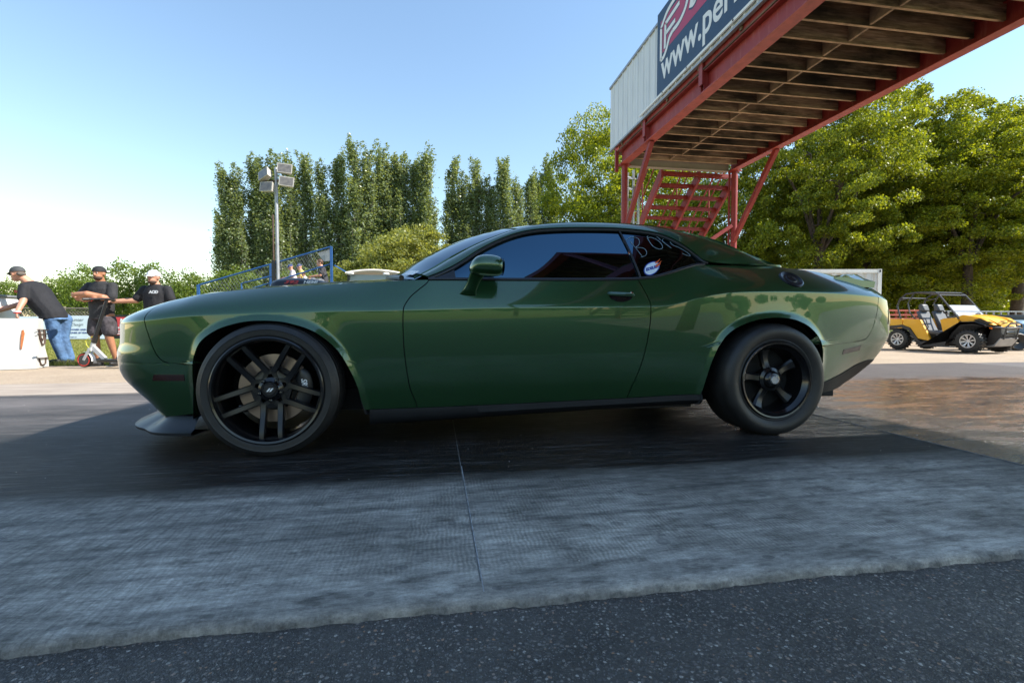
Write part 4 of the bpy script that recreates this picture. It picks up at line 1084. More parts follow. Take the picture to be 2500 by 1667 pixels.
# posts, braces
for (x, y) in ((4.90, 11.87), (8.06, 11.87), (4.90, YN+.2), (8.06, YN+.2)):
    mb = MB().tube([(x, y, -.02), (x, y, ZB)], .078, 24); mb.box((x-.14, y-.10, ZB-.022), (x+.14, y+.10, ZB-.001)); mb.box((x-.16, y-.16, -.02), (x+.16, y+.16, .012)); mb.build('post', M['red'], gan, smooth=True, sharp=40)
for x in (4.86, 8.02):
    for (ya, yb) in ((10.22, 11.83), (YN+1.8, YN+.24)):
        MB().bar((x, ya, ZB-.002), (x, yb, 2.95), .10, .11).build('knee_brace', M['red'], gan)
MB().tube([(7.98, 11.98, 0), (7.98, 11.98, ZB)], .028, 12).build('conduit', M['red'], gan, smooth=True)
MB().box((4.70, 11.99, 4.72), (4.78, 12.07, 5.35)).build('hanger', M['red'], gan)
MB().bar((7.98, 11.86, 3.38), (7.15, 11.9, 2.82), .10, .09).build('lower_brace', M['red'], gan)
# stairs down the far side
def stairs(y0, sg, label):
    st_ = thing('metal_staircase', label, 'stairs', (7.1, y0, 0))
    sl = .84; ztop = 4.92; L = ztop/sl
    for x in (6.06, 7.15, 8.20):
        w_ = .23; V = [(x-.035, y0, ztop-.28), (x-.035, y0, ztop+.05), (x-.035, y0+sg*L, .05), (x-.035, y0+sg*(L-.36), -.01)]
        MB().prism(V, (.07, 0, 0)).build('stringer', M['red'], st_)
    n = 20
    for k in range(n):
        z = ztop-.10-.236*k; y = y0+sg*(ztop-z)/sl*1.0
        if z < .1: break
        mb = MB()
        for (xa, xb) in ((6.09, 7.12), (7.18, 8.17)):
            for q in range(3): mb.box((xa, y+sg*(-.06+.115*q)-.05, z-.018), (xb, y+sg*(-.06+.115*q)+.05, z+.018))
            mb.box((xa, y-.125, z-.085), (xb, y-.112, z-.018))
            for xx in np.linspace(xa+.2, xb-.2, 3): mb.box((xx-.015, y-.07, z-.04), (xx+.015, y+.14, z-.0185))
        mb.build('tread', M['red'], st_)
    for x in (6.06, 7.15, 8.20):
        mb = MB(); f = lambda t, h: (x, y0+sg*L*t, ztop*(1-t)+h)
        mb.tube([f(0, 1.0), f(1, 1.0)], .022, 8); mb.tube([f(0, .55), f(1, .55)], .018, 8)
        for t in np.linspace(.02, .98, 6): mb.tube([f(t, 0), f(t, 1.0)], .02, 8)
        mb.build('handrail', M['red'], st_, smooth=True)
    return st_
stairs(12.08, 1, 'red open-tread steel staircase climbing to the far end of the gantry')
stairs(YN-.15, -1, 'red open-tread steel staircase added out of view at the near end of the gantry')  # unseen second flight, added for the reflections in the car
# aluminium ladder stack standing by the left post
ld = thing('extension_ladder', 'silver aluminium extension ladder standing upright beside the left gantry post', 'ladder', (5.3, 12.45, 0))
for x0, x1, y, h in ((5.10, 5.42, 12.50, 4.95), (5.30, 5.62, 12.62, 4.9)):
    for x in (x0, x1): MB().box((x-.022, y-.035, 0), (x+.022, y+.035, h)).build('rail', M['silver'], ld)
    for k in range(16):
        MB().tube([(x0+.02, y, .25+.30*k), (x1-.02, y, .25+.30*k)], .017, 8).build('rung', M['silver'], ld, smooth=True)
# ------------------------------------------------------------------ vegetation
def leaf_mat(name, lo, hi, trans=.45, gloss=.45):
    k = NT(name); g = k.n.new('ShaderNodeNewGeometry'); r = g.outputs['Random Per Island']
    c = k.coord(); f = k.noise(c, .8, 3)
    v = k.math('ADD', k.math('MULTIPLY', r, .6), k.math('MULTIPLY', f, .5))
    col = k.ramp(v, [(.2, lo), (.85, hi)])
    k.set(Base_Color=col, Roughness=gloss); k.p.inputs['Specular IOR Level'].default_value = .4
    t = k.n.new('ShaderNodeBsdfTranslucent'); tc = k.mix(1, col, (1.5, 1.35, .5), 'MULTIPLY'); k.l.new(tc, t.inputs[0])
    m = k.n.new('ShaderNodeMixShader'); m.inputs[0].default_value = trans
    k.l.new(k.p.outputs[0], m.inputs[1]); k.l.new(t.outputs[0], m.inputs[2]); k.l.new(m.outputs[0], k.out.inputs[0])
    return k.m
M['leaf_poplar'] = leaf_mat('poplar_leaves', (.10, .145, .07), (.29, .345, .18), .45, .33)
M['leaf_elm'] = leaf_mat('broadleaf_leaves', (.06, .105, .010), (.33, .37, .025), .45)
M['leaf_bush'] = leaf_mat('olive_bush_leaves', (.12, .15, .03), (.33, .34, .10), .45)
M['leaf_left'] = leaf_mat('hedgerow_leaves', (.07, .12, .015), (.19, .25, .04), .4)
M['bark'] = simple('bark', (.085, .065, .05), .9, var=.4, vscale=7, bump=.8, bscale=18, bdist=.03)
M['bark_pale'] = simple('pale_bark', (.20, .18, .15), .9, var=.3, vscale=7, bump=.5, bscale=18, bdist=.02)
def leaf_mesh(name, P, size, mat, rs, up=.25):
    """one small folded diamond per point"""
    P = np.array(P); n = len(P)
    nrm = rs.normal(size=(n, 3)); nrm[:, 2] += up; nrm /= np.linalg.norm(nrm, axis=1)[:, None]
    a = rs.normal(size=(n, 3)); a -= nrm*(a*nrm).sum(1)[:, None]; a /= np.linalg.norm(a, axis=1)[:, None]; b = np.cross(nrm, a)
    s = size*rs.uniform(.6, 1.35, size=(n, 1))
    V = np.stack([P-a*s*.55, P+b*s*.36+nrm*s*.08, P+a*s*.55, P-b*s*.36+nrm*s*.08], 1).reshape(-1, 3)
    me = bpy.data.meshes.new(name); me.vertices.add(4*n); me.vertices.foreach_set('co', V.ravel().astype(np.float32))
    me.loops.add(4*n); me.polygons.add(n); me.loops.foreach_set('vertex_index', np.arange(4*n, dtype=np.int32))
    me.polygons.foreach_set('loop_start', np.arange(0, 4*n, 4, dtype=np.int32)); me.polygons.foreach_set('loop_total', np.full(n, 4, dtype=np.int32))
    me.materials.append(mat); me.update(calc_edges=True); return me
def poplar_mesh(seed, h=17, r=1.7, leaves=19000, size=.155):
    rs = np.random.RandomState(seed); P = []; br = MB()
    nb = 130; per = leaves//nb; stems = [(0, 0, 1.0), (rs.uniform(-.5, .5), rs.uniform(-.4, .4), rs.uniform(.78, .9)), (rs.uniform(-.8, .8), rs.uniform(-.5, .5), rs.uniform(.55, .78))]
    for sx, sy, sh in stems: br.tube([(sx*.1, sy*.1, 0), (sx*.6, sy*.6, h*sh*.4), (sx, sy, h*sh*.95)], [.16, .10, .02], 6)
    for i in range(nb):
        sx, sy, sh = stems[rs.choice(3, p=[.66, .2, .14])]
        z0 = (rs.uniform(.03, .93)**1.0)*h*sh; t = z0/(h*sh); a = rs.uniform(0, 2*PI)
        ln = rs.uniform(1.6, 3.4)*(1.2-.5*t); env = r*1.15*min(1, .6+t/.3)*(1-t**1.7)**.9
        tilt = rs.uniform(.15, .45); base = np.array([sx*min(1, t+.4), sy*min(1, t+.4), z0])
        rad = env*rs.uniform(.15, .8)
        st = base+np.array([math.cos(a)*rad*.4, math.sin(a)*rad*.4, 0]); en = st+np.array([math.cos(a)*math.sin(tilt)*ln*.6, math.sin(a)*math.sin(tilt)*ln*.6, ln])
        u = rs.uniform(0, 1, per)[:, None]; sp = .27*(1-.72*u)
        P.append(st+(en-st)*u+rs.normal(size=(per, 3))*sp*np.array([1, 1, .9]))
        if i % 3 == 0: br.tube([tuple(st), tuple(en)], [.035, .01], 5)
    P = np.concatenate(P); P = P[P[:, 2] > .4]
    return leaf_mesh('poplar_crown', P, size, M['leaf_poplar'], rs, .1), br
def broad_mesh(seed, h=13, r=4.5, z_low=2.0, leaves=60000, size=.13, mat='leaf_elm', nl=9, bark='bark', clump=.55, trunk_r=.28, lean=0, open_=.0):
    rs = np.random.RandomState(seed); br = MB(); tips = []
    th = h*.30; top = np.array([lean, 0, th])
    br.tube([(0, 0, -.05), (lean*.3, .05, th*.4), tuple(top)], [trunk_r*1.25, trunk_r, trunk_r*.8], 10)
    for i in range(nl):
        a = 2*PI*i/nl+rs.uniform(-.3, .3); el = rs.uniform(.35, 1.25); ln = rs.uniform(.6, .95)
        e = top+np.array([math.cos(a)*math.cos(el)*r*ln, math.sin(a)*math.cos(el)*r*ln, max(.2, (h-th)*.82*math.sin(el)*ln)])
        m = top*.5+e*.5+np.array([rs.uniform(-.4, .4), rs.uniform(-.4, .4), rs.uniform(0, .5)])
        C = catmull([top, m, e], 4); br.tube([tuple(c) for c in C], list(np.linspace(trunk_r*.5, trunk_r*.13, len(C))), 7)
        for q in range(6):
            b0 = C[rs.randint(2, len(C))]; d = rs.normal(size=3); d[2] = abs(d[2])*.6-.1; d /= np.linalg.norm(d)
            e2 = b0+d*r*rs.uniform(.25, .5); C2 = [b0, (b0+e2)/2+rs.normal(size=3)*.15, e2]
            br.tube([tuple(c) for c in C2], [trunk_r*.14, trunk_r*.09, trunk_r*.04], 5); tips.append((b0+e2)/2); tips.append(e2)
    # clumps spread over an uneven crown
    nc = 360; cc = []
    for i in range(nc):
        d = rs.normal(size=3); d /= np.linalg.norm(d); rr = rs.uniform(.45, 1)**.6
        zc_ = (z_low+h)/2; hz = (h-z_low)/2
        lob = 1+.10*math.sin(9*d[0]+4*d[2]+seed)+.14*math.sin(3*math.atan2(d[1], d[0])+seed)+.12*math.sin(5*d[2]+seed*2)
        p = np.array([d[0]*r*rr*lob+lean, d[1]*r*rr*lob, zc_+d[2]*hz*rr*(1+.06*math.sin(7*d[0]))]); cc.append(p)
    cc = cc+tips*1; cc = [c for c in cc if c[2] > z_low-.3]; per = leaves//len(cc); P = []
    for c in cc:
        k = rs.uniform(.6, 1.3)*clump; n = int(per*rs.uniform(.5, 1.5))
        d = rs.normal(size=(n, 3)); d /= np.linalg.norm(d, axis=1)[:, None]; q = d*rs.uniform(.1, 1, (n, 1))**.55*np.array([1.25, 1.25, .62])*k
        q[:, 2] -= .18*(q[:, 0]**2+q[:, 1]**2)/k; P.append(c+q)
    return leaf_mesh('broad_crown', np.concatenate(P), size, M[mat], rs, .35), br
def tree(name, label, cat, loc, crown_me, bark_me, group, rz=0, sc=1, scz=None):
    t = thing(name, label, cat, loc, rz, group); scz = scz or sc; t.scale = (sc, sc, scz)
    for nm, me in (('trunk', bark_me), ('crown', crown_me)):
        o = bpy.data.objects.new(nm, me); COL.objects.link(o); o.parent = t
    return t
def barkmesh(br, mat):
    o = br.build('limbs', mat, None, smooth=True, sharp=60, fix=False); me = o.data; bpy.data.objects.remove(o); return me
PM = []
for sd_ in (11, 12, 13, 14):
    cm, br = poplar_mesh(sd_); PM.append((cm, barkmesh(br, M['bark_pale'])))
LP = ['leftmost columnar poplar, its foliage reaching lowest beside open sky', 'second columnar poplar from the left end of the row', 'columnar poplar directly behind the floodlight pole', 'columnar poplar just right of the floodlight pole with a pointed top',
      'broad columnar poplar, left of the two tallest in the row', 'tallest columnar poplar in the row', 'columnar poplar just right of the tallest one', 'columnar poplar above the left half of the olive bush', 'columnar poplar above the top of the olive bush',
      'slender columnar poplar right of the first wide gap in the row', 'slender columnar poplar above the coupe windscreen', 'slender columnar poplar above the front of the coupe roof', 'shortest columnar poplar in the row, with a split top', 'rightmost columnar poplar, next to the broadleaf tree by the gantry',
      'columnar poplar filling the gap between the two leftmost ones', 'columnar poplar peeking out left of the floodlight lamps', 'columnar poplar peeking out right of the floodlight lamps', 'shorter columnar poplar in the dip above the bleacher top', 'columnar poplar pressed against the right side of the tallest one', 'columnar poplar in the middle of the row, above the left end of the bush', 'slim columnar poplar directly above the middle of the bush', 'columnar poplar squeezed in beside the rightmost one',
      'shorter columnar poplar between the two slender ones above the windscreen', 'shorter columnar poplar above where the windscreen meets the roof', 'shorter columnar poplar above the roof just left of the split-top one']
pr_ = random.Random(21)
for i, (x, z) in enumerate([(-18.3, 14.9), (-16.2, 16.0), (-14.2, 16.4), (-11.9, 17.0), (-8.9, 16.9), (-7.3, 17.7), (-5.1, 17.9), (-3.2, 17.4), (-.9, 17.4), (1.65, 17.1), (4.0, 17.2), (6.4, 17.2), (9.2, 15.9), (11.3, 17.6), (-17.3, 15.0), (-15.2, 15.9), (-13.1, 16.4), (-10.3, 15.6), (-6.2, 17.4), (-4.1, 17.3), (-2.0, 16.9), (10.2, 16.0), (2.8, 15.6), (5.2, 15.3), (7.8, 15.0)]):
    cm, bm_ = PM[i % 4]; s_ = z/17.0*.945
    tree('poplar_tree', LP[i], 'tree', (x, 46+pr_.uniform(-.8, .8), -.04), cm, bm_, 'row of columnar poplars', pr_.uniform(0, 6), s_*(1.3 if 8 < i < 14 else 1.28), s_)
BM_ = {}
def bvar(key, **k):
    if key not in BM_:
        cm, br = broad_mesh(**k); BM_[key] = (cm, barkmesh(br, M['bark']))
    return BM_[key]
e1 = bvar('e1', seed=31, h=13, r=4.6, z_low=2.2, leaves=125000, size=.105, trunk_r=.26, clump=.46)
e2 = bvar('e2', seed=32, h=13, r=4.8, z_low=2.6, leaves=125000, size=.105, trunk_r=.30, lean=.6, clump=.46)
e3 = bvar('e3', seed=35, h=11, r=3.6, z_low=1.4, leaves=60000, size=.12, trunk_r=.18, nl=7)
big = [('big broadleaf tree rising behind the white container', (17.6, 19.5), 0, .80, 1.0, e1), ('tall broadleaf tree above the rear of the coupe, right of the gantry brace', (21.6, 20.5), 1.2, .98, .96, e2), ('broadleaf tree with dark trunk behind the yellow side-by-side', (24.2, 18.2), 2.4, .86, .86, e1),
       ('tall broadleaf tree at the right edge, behind the others', (31.5, 23.5), 3.1, 1.1, 1.02, e2), ('broadleaf tree with a leaning limb above the blue boat', (27.5, 18.6), 4.0, .80, .82, e2), ('broadleaf tree beneath the red beam, left of the knee brace', (15.0, 23), .5, .82, .84, e3),
       ('broadleaf tree seen through the red staircase', (12.6, 27), 2.0, 1.12, 1.05, e3), ('yellow-green broadleaf tree left of the gantry post', (10.6, 30.5), 1.0, .95, 1.38, e3), ('far broadleaf tree filling the gap at the right frame edge', (38.0, 27), 5.0, 1.1, 1.15, e1), ('broadleaf tree far behind the container, in the middle of the wood', (27.0, 29), 5.5, 1.15, 1.05, e2)]
for lb, (x, y), rz, sc, sz, (cm, bm_) in big: tree('broadleaf_tree', lb, 'tree', (x, y, -.03), cm, bm_, 'broadleaf trees behind the parked vehicles', rz, sc, sz)
sh_ = bvar('sh', seed=41, h=4.2, r=3.2, z_low=.5, leaves=26000, size=.13, trunk_r=.10, nl=8, mat='leaf_elm')
for lb, x, y, s_ in (('low bush under the trees behind the container', 19.0, 24.5, 1.1), ('low bush between the trunks behind the side-by-side', 25.5, 25.5, 1.2), ('low bush at the right edge behind the ladder rack', 31.5, 25, 1.2), ('low bush beneath the staircase', 14.5, 31, 1.2), ('low bush at the far right under the tallest tree', 39, 28, 1.4)):
    tree('shrub', lb, 'bush', (x, y, -.03), sh_[0], sh_[1], 'undergrowth bushes on the right', x, s_, s_)
bu = bvar('bush', seed=51, h=6.2, r=3.3, z_low=.3, leaves=60000, size=.12, trunk_r=.12, nl=10, mat='leaf_bush', clump=.5)
tree('olive_bush', 'large rounded olive-green bush behind the cream cart roof', 'bush', (-1.2, 26, -.03), bu[0], bu[1], 'olive bushes behind the coupe', 0, 1.0, .95)
tree('olive_bush', 'lower olive-green bush at the left of the large one', 'bush', (-4.1, 27, -.03), bu[0], bu[1], 'olive bushes behind the coupe', 2, .72, .68)
tree('olive_bush', 'olive-green bush behind the coupe windscreen', 'bush', (2.0, 27, -.03), bu[0], bu[1], 'olive bushes behind the coupe', 4, .75, .78)
lt = bvar('lt', seed=61, h=7, r=2.6, z_low=.8, leaves=9000, size=.20, trunk_r=.12, nl=7, mat='leaf_left', clump=.6)
lt2 = bvar('lt2', seed=62, h=7, r=2.1, z_low=1.2, leaves=5200, size=.20, trunk_r=.10, nl=7, mat='leaf_left', clump=.5)
LL = [('distant round tree at the left frame edge', -46.3, 60, 5.9, 0), ('distant low tree behind the man in the grey cap', -42.5, 60, 5.2, 0), ('distant tree right of the grey cap', -37.6, 55, 5.9, 0), ('distant tree left of the man with folded arms', -35.2, 55, 5.9, 0), ('slim young tree right behind the backwards cap', -32.4, 50, 6.4, 1), ('tall airy tree left of the white cap', -29.2, 50, 6.9, 1),
      ('tall airy tree right of the white cap', -26.6, 50, 6.7, 1), ('small tree at the left foot of the blue bleacher rail', -23.4, 48, 4.6, 0), ('dense small tree below the leftmost poplar', -19.2, 41, 5.1, 0), ('low tree between the two standing men', -31.5, 53, 4.3, 0), ('low tree behind the green nose of the coupe', -25.5, 47, 3.8, 0)]
for j, (lb, x, y, h_, v) in enumerate(LL):
    cm, bm_ = (lt, lt2)[v]; tree('field_tree', lb, 'tree', (x, y, -.04), cm, bm_, 'field trees beyond the left fence', j*1.3, h_/7*.86, h_/7)
us = [('under-storey tree below the poplars, behind the bleacher rail', -14.5, 38), ('under-storey tree below the poplars, right of the floodlight pole', -10.0, 38), ('under-storey tree below the poplars, beside the seated woman', -6.2, 38), ('under-storey tree filling the gap under the right-hand poplars', 4.5, 40), ('under-storey tree under the rightmost poplar', 9.5, 40)]
for j, (lb, x, y) in enumerate(us): tree('field_tree', lb, 'tree', (x, y, -.04), lt[0], lt[1], 'field trees beyond the left fence', j*2.1, .8, .72)
# a low wood added out of view behind the photographer, for the car's reflections
rs_ = np.random.RandomState(9); P_ = []
for j in range(40):
    x = -110+j*5.6+rs_.uniform(-2, 2); h_ = rs_.uniform(3.2, 6.5); y = -88-rs_.uniform(0, 8); d = rs_.normal(size=(1500, 3)); d /= np.linalg.norm(d, axis=1)[:, None]
    P_.append(np.array([x, y, h_*.5])+d*rs_.uniform(.2, 1, (1500, 1))**.5*np.array([4.2, 3, h_*.5]))
fw_ = bpy.data.objects.new('far_wood', leaf_mesh('far_wood', np.concatenate(P_), .55, M['leaf_left'], rs_)); COL.objects.link(fw_)  # added, unseen wood, only for the car's reflections
tag(fw_, 'low far-off wood added out of view behind the camera', 'wood', None, 'stuff')
# grass: short blades on the verge strip nearest the people
def blades(name, n, area, h, seed, mat):
    rs = np.random.RandomState(seed); x = rs.uniform(area[0], area[1], n); y = rs.uniform(area[2], area[3], n); a = rs.uniform(0, PI, n)
    hh = h*rs.uniform(.4, 1.3, n); w_ = .006+.004*rs.rand(n); lx = rs.normal(size=n)*.4*hh; ly = rs.normal(size=n)*.4*hh
    z = np.full(n, -.04)
    V = np.stack([np.stack([x-np.cos(a)*w_, y-np.sin(a)*w_, z], 1), np.stack([x+np.cos(a)*w_, y+np.sin(a)*w_, z], 1), np.stack([x+lx, y+ly, z+hh], 1)], 1).reshape(-1, 3)
    me = bpy.data.meshes.new(name); me.vertices.add(3*n); me.vertices.foreach_set('co', V.ravel().astype(np.float32)); me.loops.add(3*n); me.polygons.add(n)
    me.loops.foreach_set('vertex_index', np.arange(3*n, dtype=np.int32)); me.polygons.foreach_set('loop_start', np.arange(0, 3*n, 3, dtype=np.int32)); me.polygons.foreach_set('loop_total', np.full(n, 3, dtype=np.int32))
    me.materials.append(mat); me.update(calc_edges=True); o = bpy.data.objects.new(name, me); COL.objects.link(o); return tag(o, 'short sunlit grass growing along the verge', 'grass', None, 'stuff')
M['blade'] = leaf_mat('grass_blades', (.13, .16, .03), (.36, .34, .11), .4)
blades('grass', 120000, (-22, -6.0, 9.4, 23.5), .075, 1, M['blade'])
blades('grass', 2600, (-8.5, -4.2, 9.15, 9.5), .11, 2, M['blade'])
# ------------------------------------------------------------------ yard objects
M['conc'] = simple('barrier_concrete', (.50, .49, .46), .9, var=.12, vscale=3, bump=.4, bscale=70)
M['rust'] = simple('rust_streak', (.36, .12, .04), .9, var=.4, vscale=20)
M['blue_steel'] = simple('blue_rail_paint', (.02, .09, .27), .45, var=.15)
M['alu'] = simple('aluminium_plank', (.55, .56, .57), .4, metal=.6, var=.1)
M['fence_wood'] = simple('grey_fence_wood', (.20, .17, .145), .85, var=.3, vscale=9)
M['banner_white'] = simple('pale_blue_banner', (.62, .70, .78), .6, var=.05)
M['red_ink'] = simple('red_banner_ink', (.55, .05, .06), .6, var=.08)
M['grey_ink'] = simple('grey_ink', (.16, .18, .22), .6, var=0)
M['cont'] = simple('container_paint', (.62, .62, .60), .6, var=.10, vscale=2.5)
# concrete barrier
b = thing('concrete_barrier', 'whitewashed concrete road barrier with rusty loops, under the leaning man', 'barrier', (-6.28, 8.55, 0), math.radians(18))
def jersey(x0, x1):
    pr = [(0, -.01), (0, .07), (.125, .30), (.175, .79), (.365, .79), (.415, .30), (.54, .07), (.54, -.01)]
    n = len(pr); xs = [x0, x0+.05, x1-.05, x1]; k = [.93, 1, 1, .95]; V = []
    for x, kk in zip(xs, k): V += [(x, .27+(a-.27)*kk, c if c < .7 else c-(.012 if kk < 1 else 0)) for a, c in pr]
    F = grid_faces(4, n)+[(i*n+n-1, i*n, (i+1)*n, (i+1)*n+n-1) for i in range(3)]+[tuple(range(n)), tuple(3*n+j for j in range(n))[::-1]]
    return MB().add(V, F).build('barrier_body', M['conc'], b, sharp=25, world=False)
jersey(-4.3, 0)
def loop(P, r): MB().tube([(.012, y, z) for y, z in P], r, 6).build('lifting_loop', M['rust_steel'], b, smooth=True, world=False)
for z in (.60, .535, .14): MB().tube([(.0, .12, z+.01), (.02, .14, z+.01), (.02, .48, z), (.0, .50, z)], .008, 6).build('lifting_loop', M['rust_steel'], b, smooth=True, world=False)
loop([(.16, .60), (.18, .48), (.26, .36), (.36, .38), (.40, .50), (.38, .60)], .012); loop([(.20, .58), (.22, .48), (.28, .43), (.34, .48), (.35, .60)], .010); loop([(.14, .14), (.18, .05), (.26, .03), (.36, .05), (.38, .14)], .010)
MB().prism([(-.19, .150, .60), (-.17, .150, .61), (-.155, .142, .55), (-.185, .108, .30), (-.20, .108, .30), (-.195, .13, .50)], (0, .01, 0)).build('rust_stain', M['rust'], b, world=False)
cb = thing('white_cabinet', 'white boxy cabinet at the left frame edge behind the barrier', 'cabinet', (-7.9, 9.7, 0))
MB().box((-8.4, 9.45, 0), (-7.52, 9.95, 1.17), bev=.02).build('cabinet_body', M['white_paint'], cb); MB().box((-8.43, 9.43, 1.172), (-7.49, 9.97, 1.21), bev=.01).build('lid', M['steel'], cb)
# fence and banners
fe = thing('lattice_fence', 'grey board fence with lattice top running behind the people', 'fence', (-20, 23.6, 0))
mb = MB()
for i in range(110): x = -30+i*.142; mb.box((x, 23.6, -.05), (x+.132, 23.625, .97+.0*(i % 2)))
mb.build('fence_boards', M['fence_wood'], fe)
mb = MB(); mb.box((-30, 23.57, .98), (-14.42, 23.65, 1.03)); mb.box((-30, 23.57, 1.37), (-14.42, 23.65, 1.42))
for i in range(120):
    x = -30+i*.13
    if x > -14.8: break
    mb.bar((x, 23.60, 1.03), (x+.34, 23.60, 1.37), .012, .03, up=(0, 1, 0)); mb.bar((x+.34, 23.62, 1.03), (x, 23.62, 1.37), .012, .03, up=(0, 1, 0))
mb.build('lattice', M['fence_wood'], fe)
for x in np.arange(-30, -14, 2.3): MB().box((x-.05, 23.63, -.05), (x+.05, 23.73, 1.46)).build('fence_post', M['fence_wood'], fe)
def banner(x0, x1, z0, z1, mat, label, y=23.45):
    t = thing('banner', label, 'banner', (x0, y, z0), group='advertising banners on the fence'); MB().box((x0, y, z0), (x1, y+.02, z1)).build('sheet', mat, t)
    for x in (x0+.03, x1-.03): MB().tube([(x, y+.04, -.05), (x, y+.04, z1+.03)], .022, 6).build('stake', M['steel'], t)
    return t
t = banner(-16.45, -14.33, .04, 1.06, M['banner_white'], 'pale blue banner reading Counter and Design, between two men')
tw = lambda s, x, z, size, mt, **k: text_obj('lettering', s, mt, t, (x, 23.444, z), (1, 0, 0), (0, 0, 1), size, **k)
M['blue_text'] = simple('dark_blue_ink', (.03, .06, .25), .6, var=0)
tw('JL', -16.36, .82, .20, M['blue_text'], bold=.004); tw('Counter', -16.0, .82, .20, M['grey_ink'], shear=.3)
tw('& Design', -15.95, .62, .17, M['grey_ink'], shear=.5); tw('LOCALLY OWNED AND OPERATED', -16.36, .42, .092, M['blue_text'], bold=.003, sx=1.15); tw('FOR OVER 40 YEARS', -16.05, .28, .092, M['blue_text'], bold=.003, sx=1.15)
tw('www.jlcountertops.ca', -16.38, .10, .09, M['blue_text'], sx=1.0); tw('306.9', -15.05, .09, .13, M['grey_ink'])
banner(-19.6, -16.5, .04, 1.02, M['banner_white'], 'white banner mostly hidden behind the barrier and the leaning man')
t = banner(-14.25, -11.2, .04, 1.10, M['black_trim'], 'red and black striped banner partly hidden by the scooter stem')
MB().box((-14.22, 23.435, .20), (-11.3, 23.446, 1.0)).build('red_field', M['red_ink'], t)
text_obj('lettering', 'LIMIT', M['white_text'], t, (-14.18, 23.43, .50), (1, 0, 0), (0, 0, 1), .62, bold=.01, shear=.15, sx=.85)
for z in (.24, .31, .38): MB().box((-14.2, 23.426, z), (-11.3, 23.432, z+.03)).build('stripe', M['white_text'], t)
# floodlight pole
p = thing('floodlight_pole', 'slim grey pole carrying four square floodlights above the bonnet', 'light pole', (-4.33, 14.0, 0))
MB().tube([(-4.33, 14, 0), (-4.33, 14, 5.0)], [.055, .04], 12).build('pole', M['steel'], p, smooth=True)
MB().box((-4.47, 13.93, 0), (-4.40, 14.03, 2.45)).build('conduit_box', M['black_trim'], p); MB().tube([(-4.42, 13.96, 2.4), (-4.42, 13.96, 3.7)], .022, 8).build('conduit', M['rust_steel'], p, smooth=True)
M['lamp_glass'] = simple('floodlight_lens', (.15, .135, .12), .12, var=.3, vscale=12, coat=.5); M['lamp_case'] = simple('lamp_case', (.45, .42, .37), .5, var=.1)
mb = MB().bar((-4.75, 14, 4.56), (-3.85, 14, 4.72), .05, .05).bar((-4.70, 14, 4.55), (-4.35, 14, 4.62), .04, .04); mb.build('crossarm', M['rust_steel'], p)
for (x, z, rz, rx, ry) in ((-4.58, 4.76, -.6, -.2, -.32), (-4.06, 4.93, .1, -.15, .05), (-4.52, 4.42, -.35, -.15, .02), (-4.02, 4.58, .1, -.15, .09)):
    R = Matrix.Rotation(rz, 3, 'Z') @ Matrix.Rotation(ry, 3, 'Y') @ Matrix.Rotation(rx, 3, 'X'); c = Vector((x, 13.9, z))
    q = MB(); V = [(-.19, -.07, -.13), (.19, -.07, -.13), (.19, -.07, .13), (-.19, -.07, .13), (-.13, .10, -.10), (.13, .10, -.10), (.13, .10, .10), (-.13, .10, .10)]
    q.add([c+R @ Vector(v) for v in V], [(4, 7, 6, 5), (0, 1, 5, 4), (1, 2, 6, 5), (2, 3, 7, 6), (3, 0, 4, 7), (0, 3, 2, 1)]); f = q.build('floodlight', M['lamp_case'], p)
    q = MB().add([c+R @ Vector(v) for v in [(-.165, -.074, -.11), (.165, -.074, -.11), (.165, -.074, .11), (-.165, -.074, .11)]], [(0, 1, 2, 3)]); q.build('lens', M['lamp_glass'], f)
# bleachers
bl = thing('bleachers', 'aluminium bleachers with blue side rails and wire mesh behind the bonnet', 'bleachers', (-5.3, 16.0, 0))
rz_ = lambda x: 1.92+(x+7.4)*(3.16-1.92)/4.11
mb = MB().tube([(-7.4, 16.3, 1.92), (-3.29, 15.85, 3.16)], .027, 8).tube([(-6.9, 16.25, 1.45), (-3.29, 15.85, 2.62)], .025, 8).tube([(-6.08, 16.15, 0), (-6.08, 16.15, 1.98), (-4.9, 16.0, 2.28)], .03, 8)
mb.build('handrail', M['blue_steel'], bl, smooth=True)
for x in (-7.4, -5.17, -3.29): MB().box((x-.035, 16.3-(x+7.4)*.11-.04, 0), (x+.035, 16.3-(x+7.4)*.11+.04, rz_(x)+.01)).build('rail_post', M['blue_steel'], bl)
mb = MB()
for i in range(46):
    x = -7.35+i*.0885; y = 16.3-(x+7.4)*.11; zt = rz_(x); 
    for sg in (1, -1):
        x2 = x+sg*.55
        if -7.4 < x2 < -3.3: mb.tube([(x, y+.0, zt-.02), (x2, 16.3-(x2+7.4)*.11, zt-.9)], .0025, 3, cap=False)
mb.build('wire_mesh', M['steel'], bl)
for k in range(7):
    x = -7.3+.66*k; z = .42+.22*k
    MB().box((x, 16.35, z), (x+.27, 21.5, z+.045), bev=.006).build('seat_plank', M['alu'], bl)
    if k: MB().box((x-.36, 16.35, z-.24), (x-.06, 21.5, z-.20), bev=.006).build('foot_plank', M['alu'], bl)
for y in (16.6, 18.9, 21.2): MB().bar((-7.3, y, .30), (-3.2, y, 1.66), .05, .08).bar((-3.2, y, 0), (-3.2, y, 1.7), .05, .05).bar((-5.3, y, 0), (-5.3, y, .98), .05, .05).bar((-7.2, y, 0), (-7.2, y, .33), .05, .05).build('support_frame', M['blue_steel'], bl)
MB().box((-3.30, 16.3, 1.7), (-3.27, 21.5, 1.74)).box((-3.30, 16.3, 2.6), (-3.27, 21.5, 2.64)).build('back_rail', M['blue_steel'], bl)
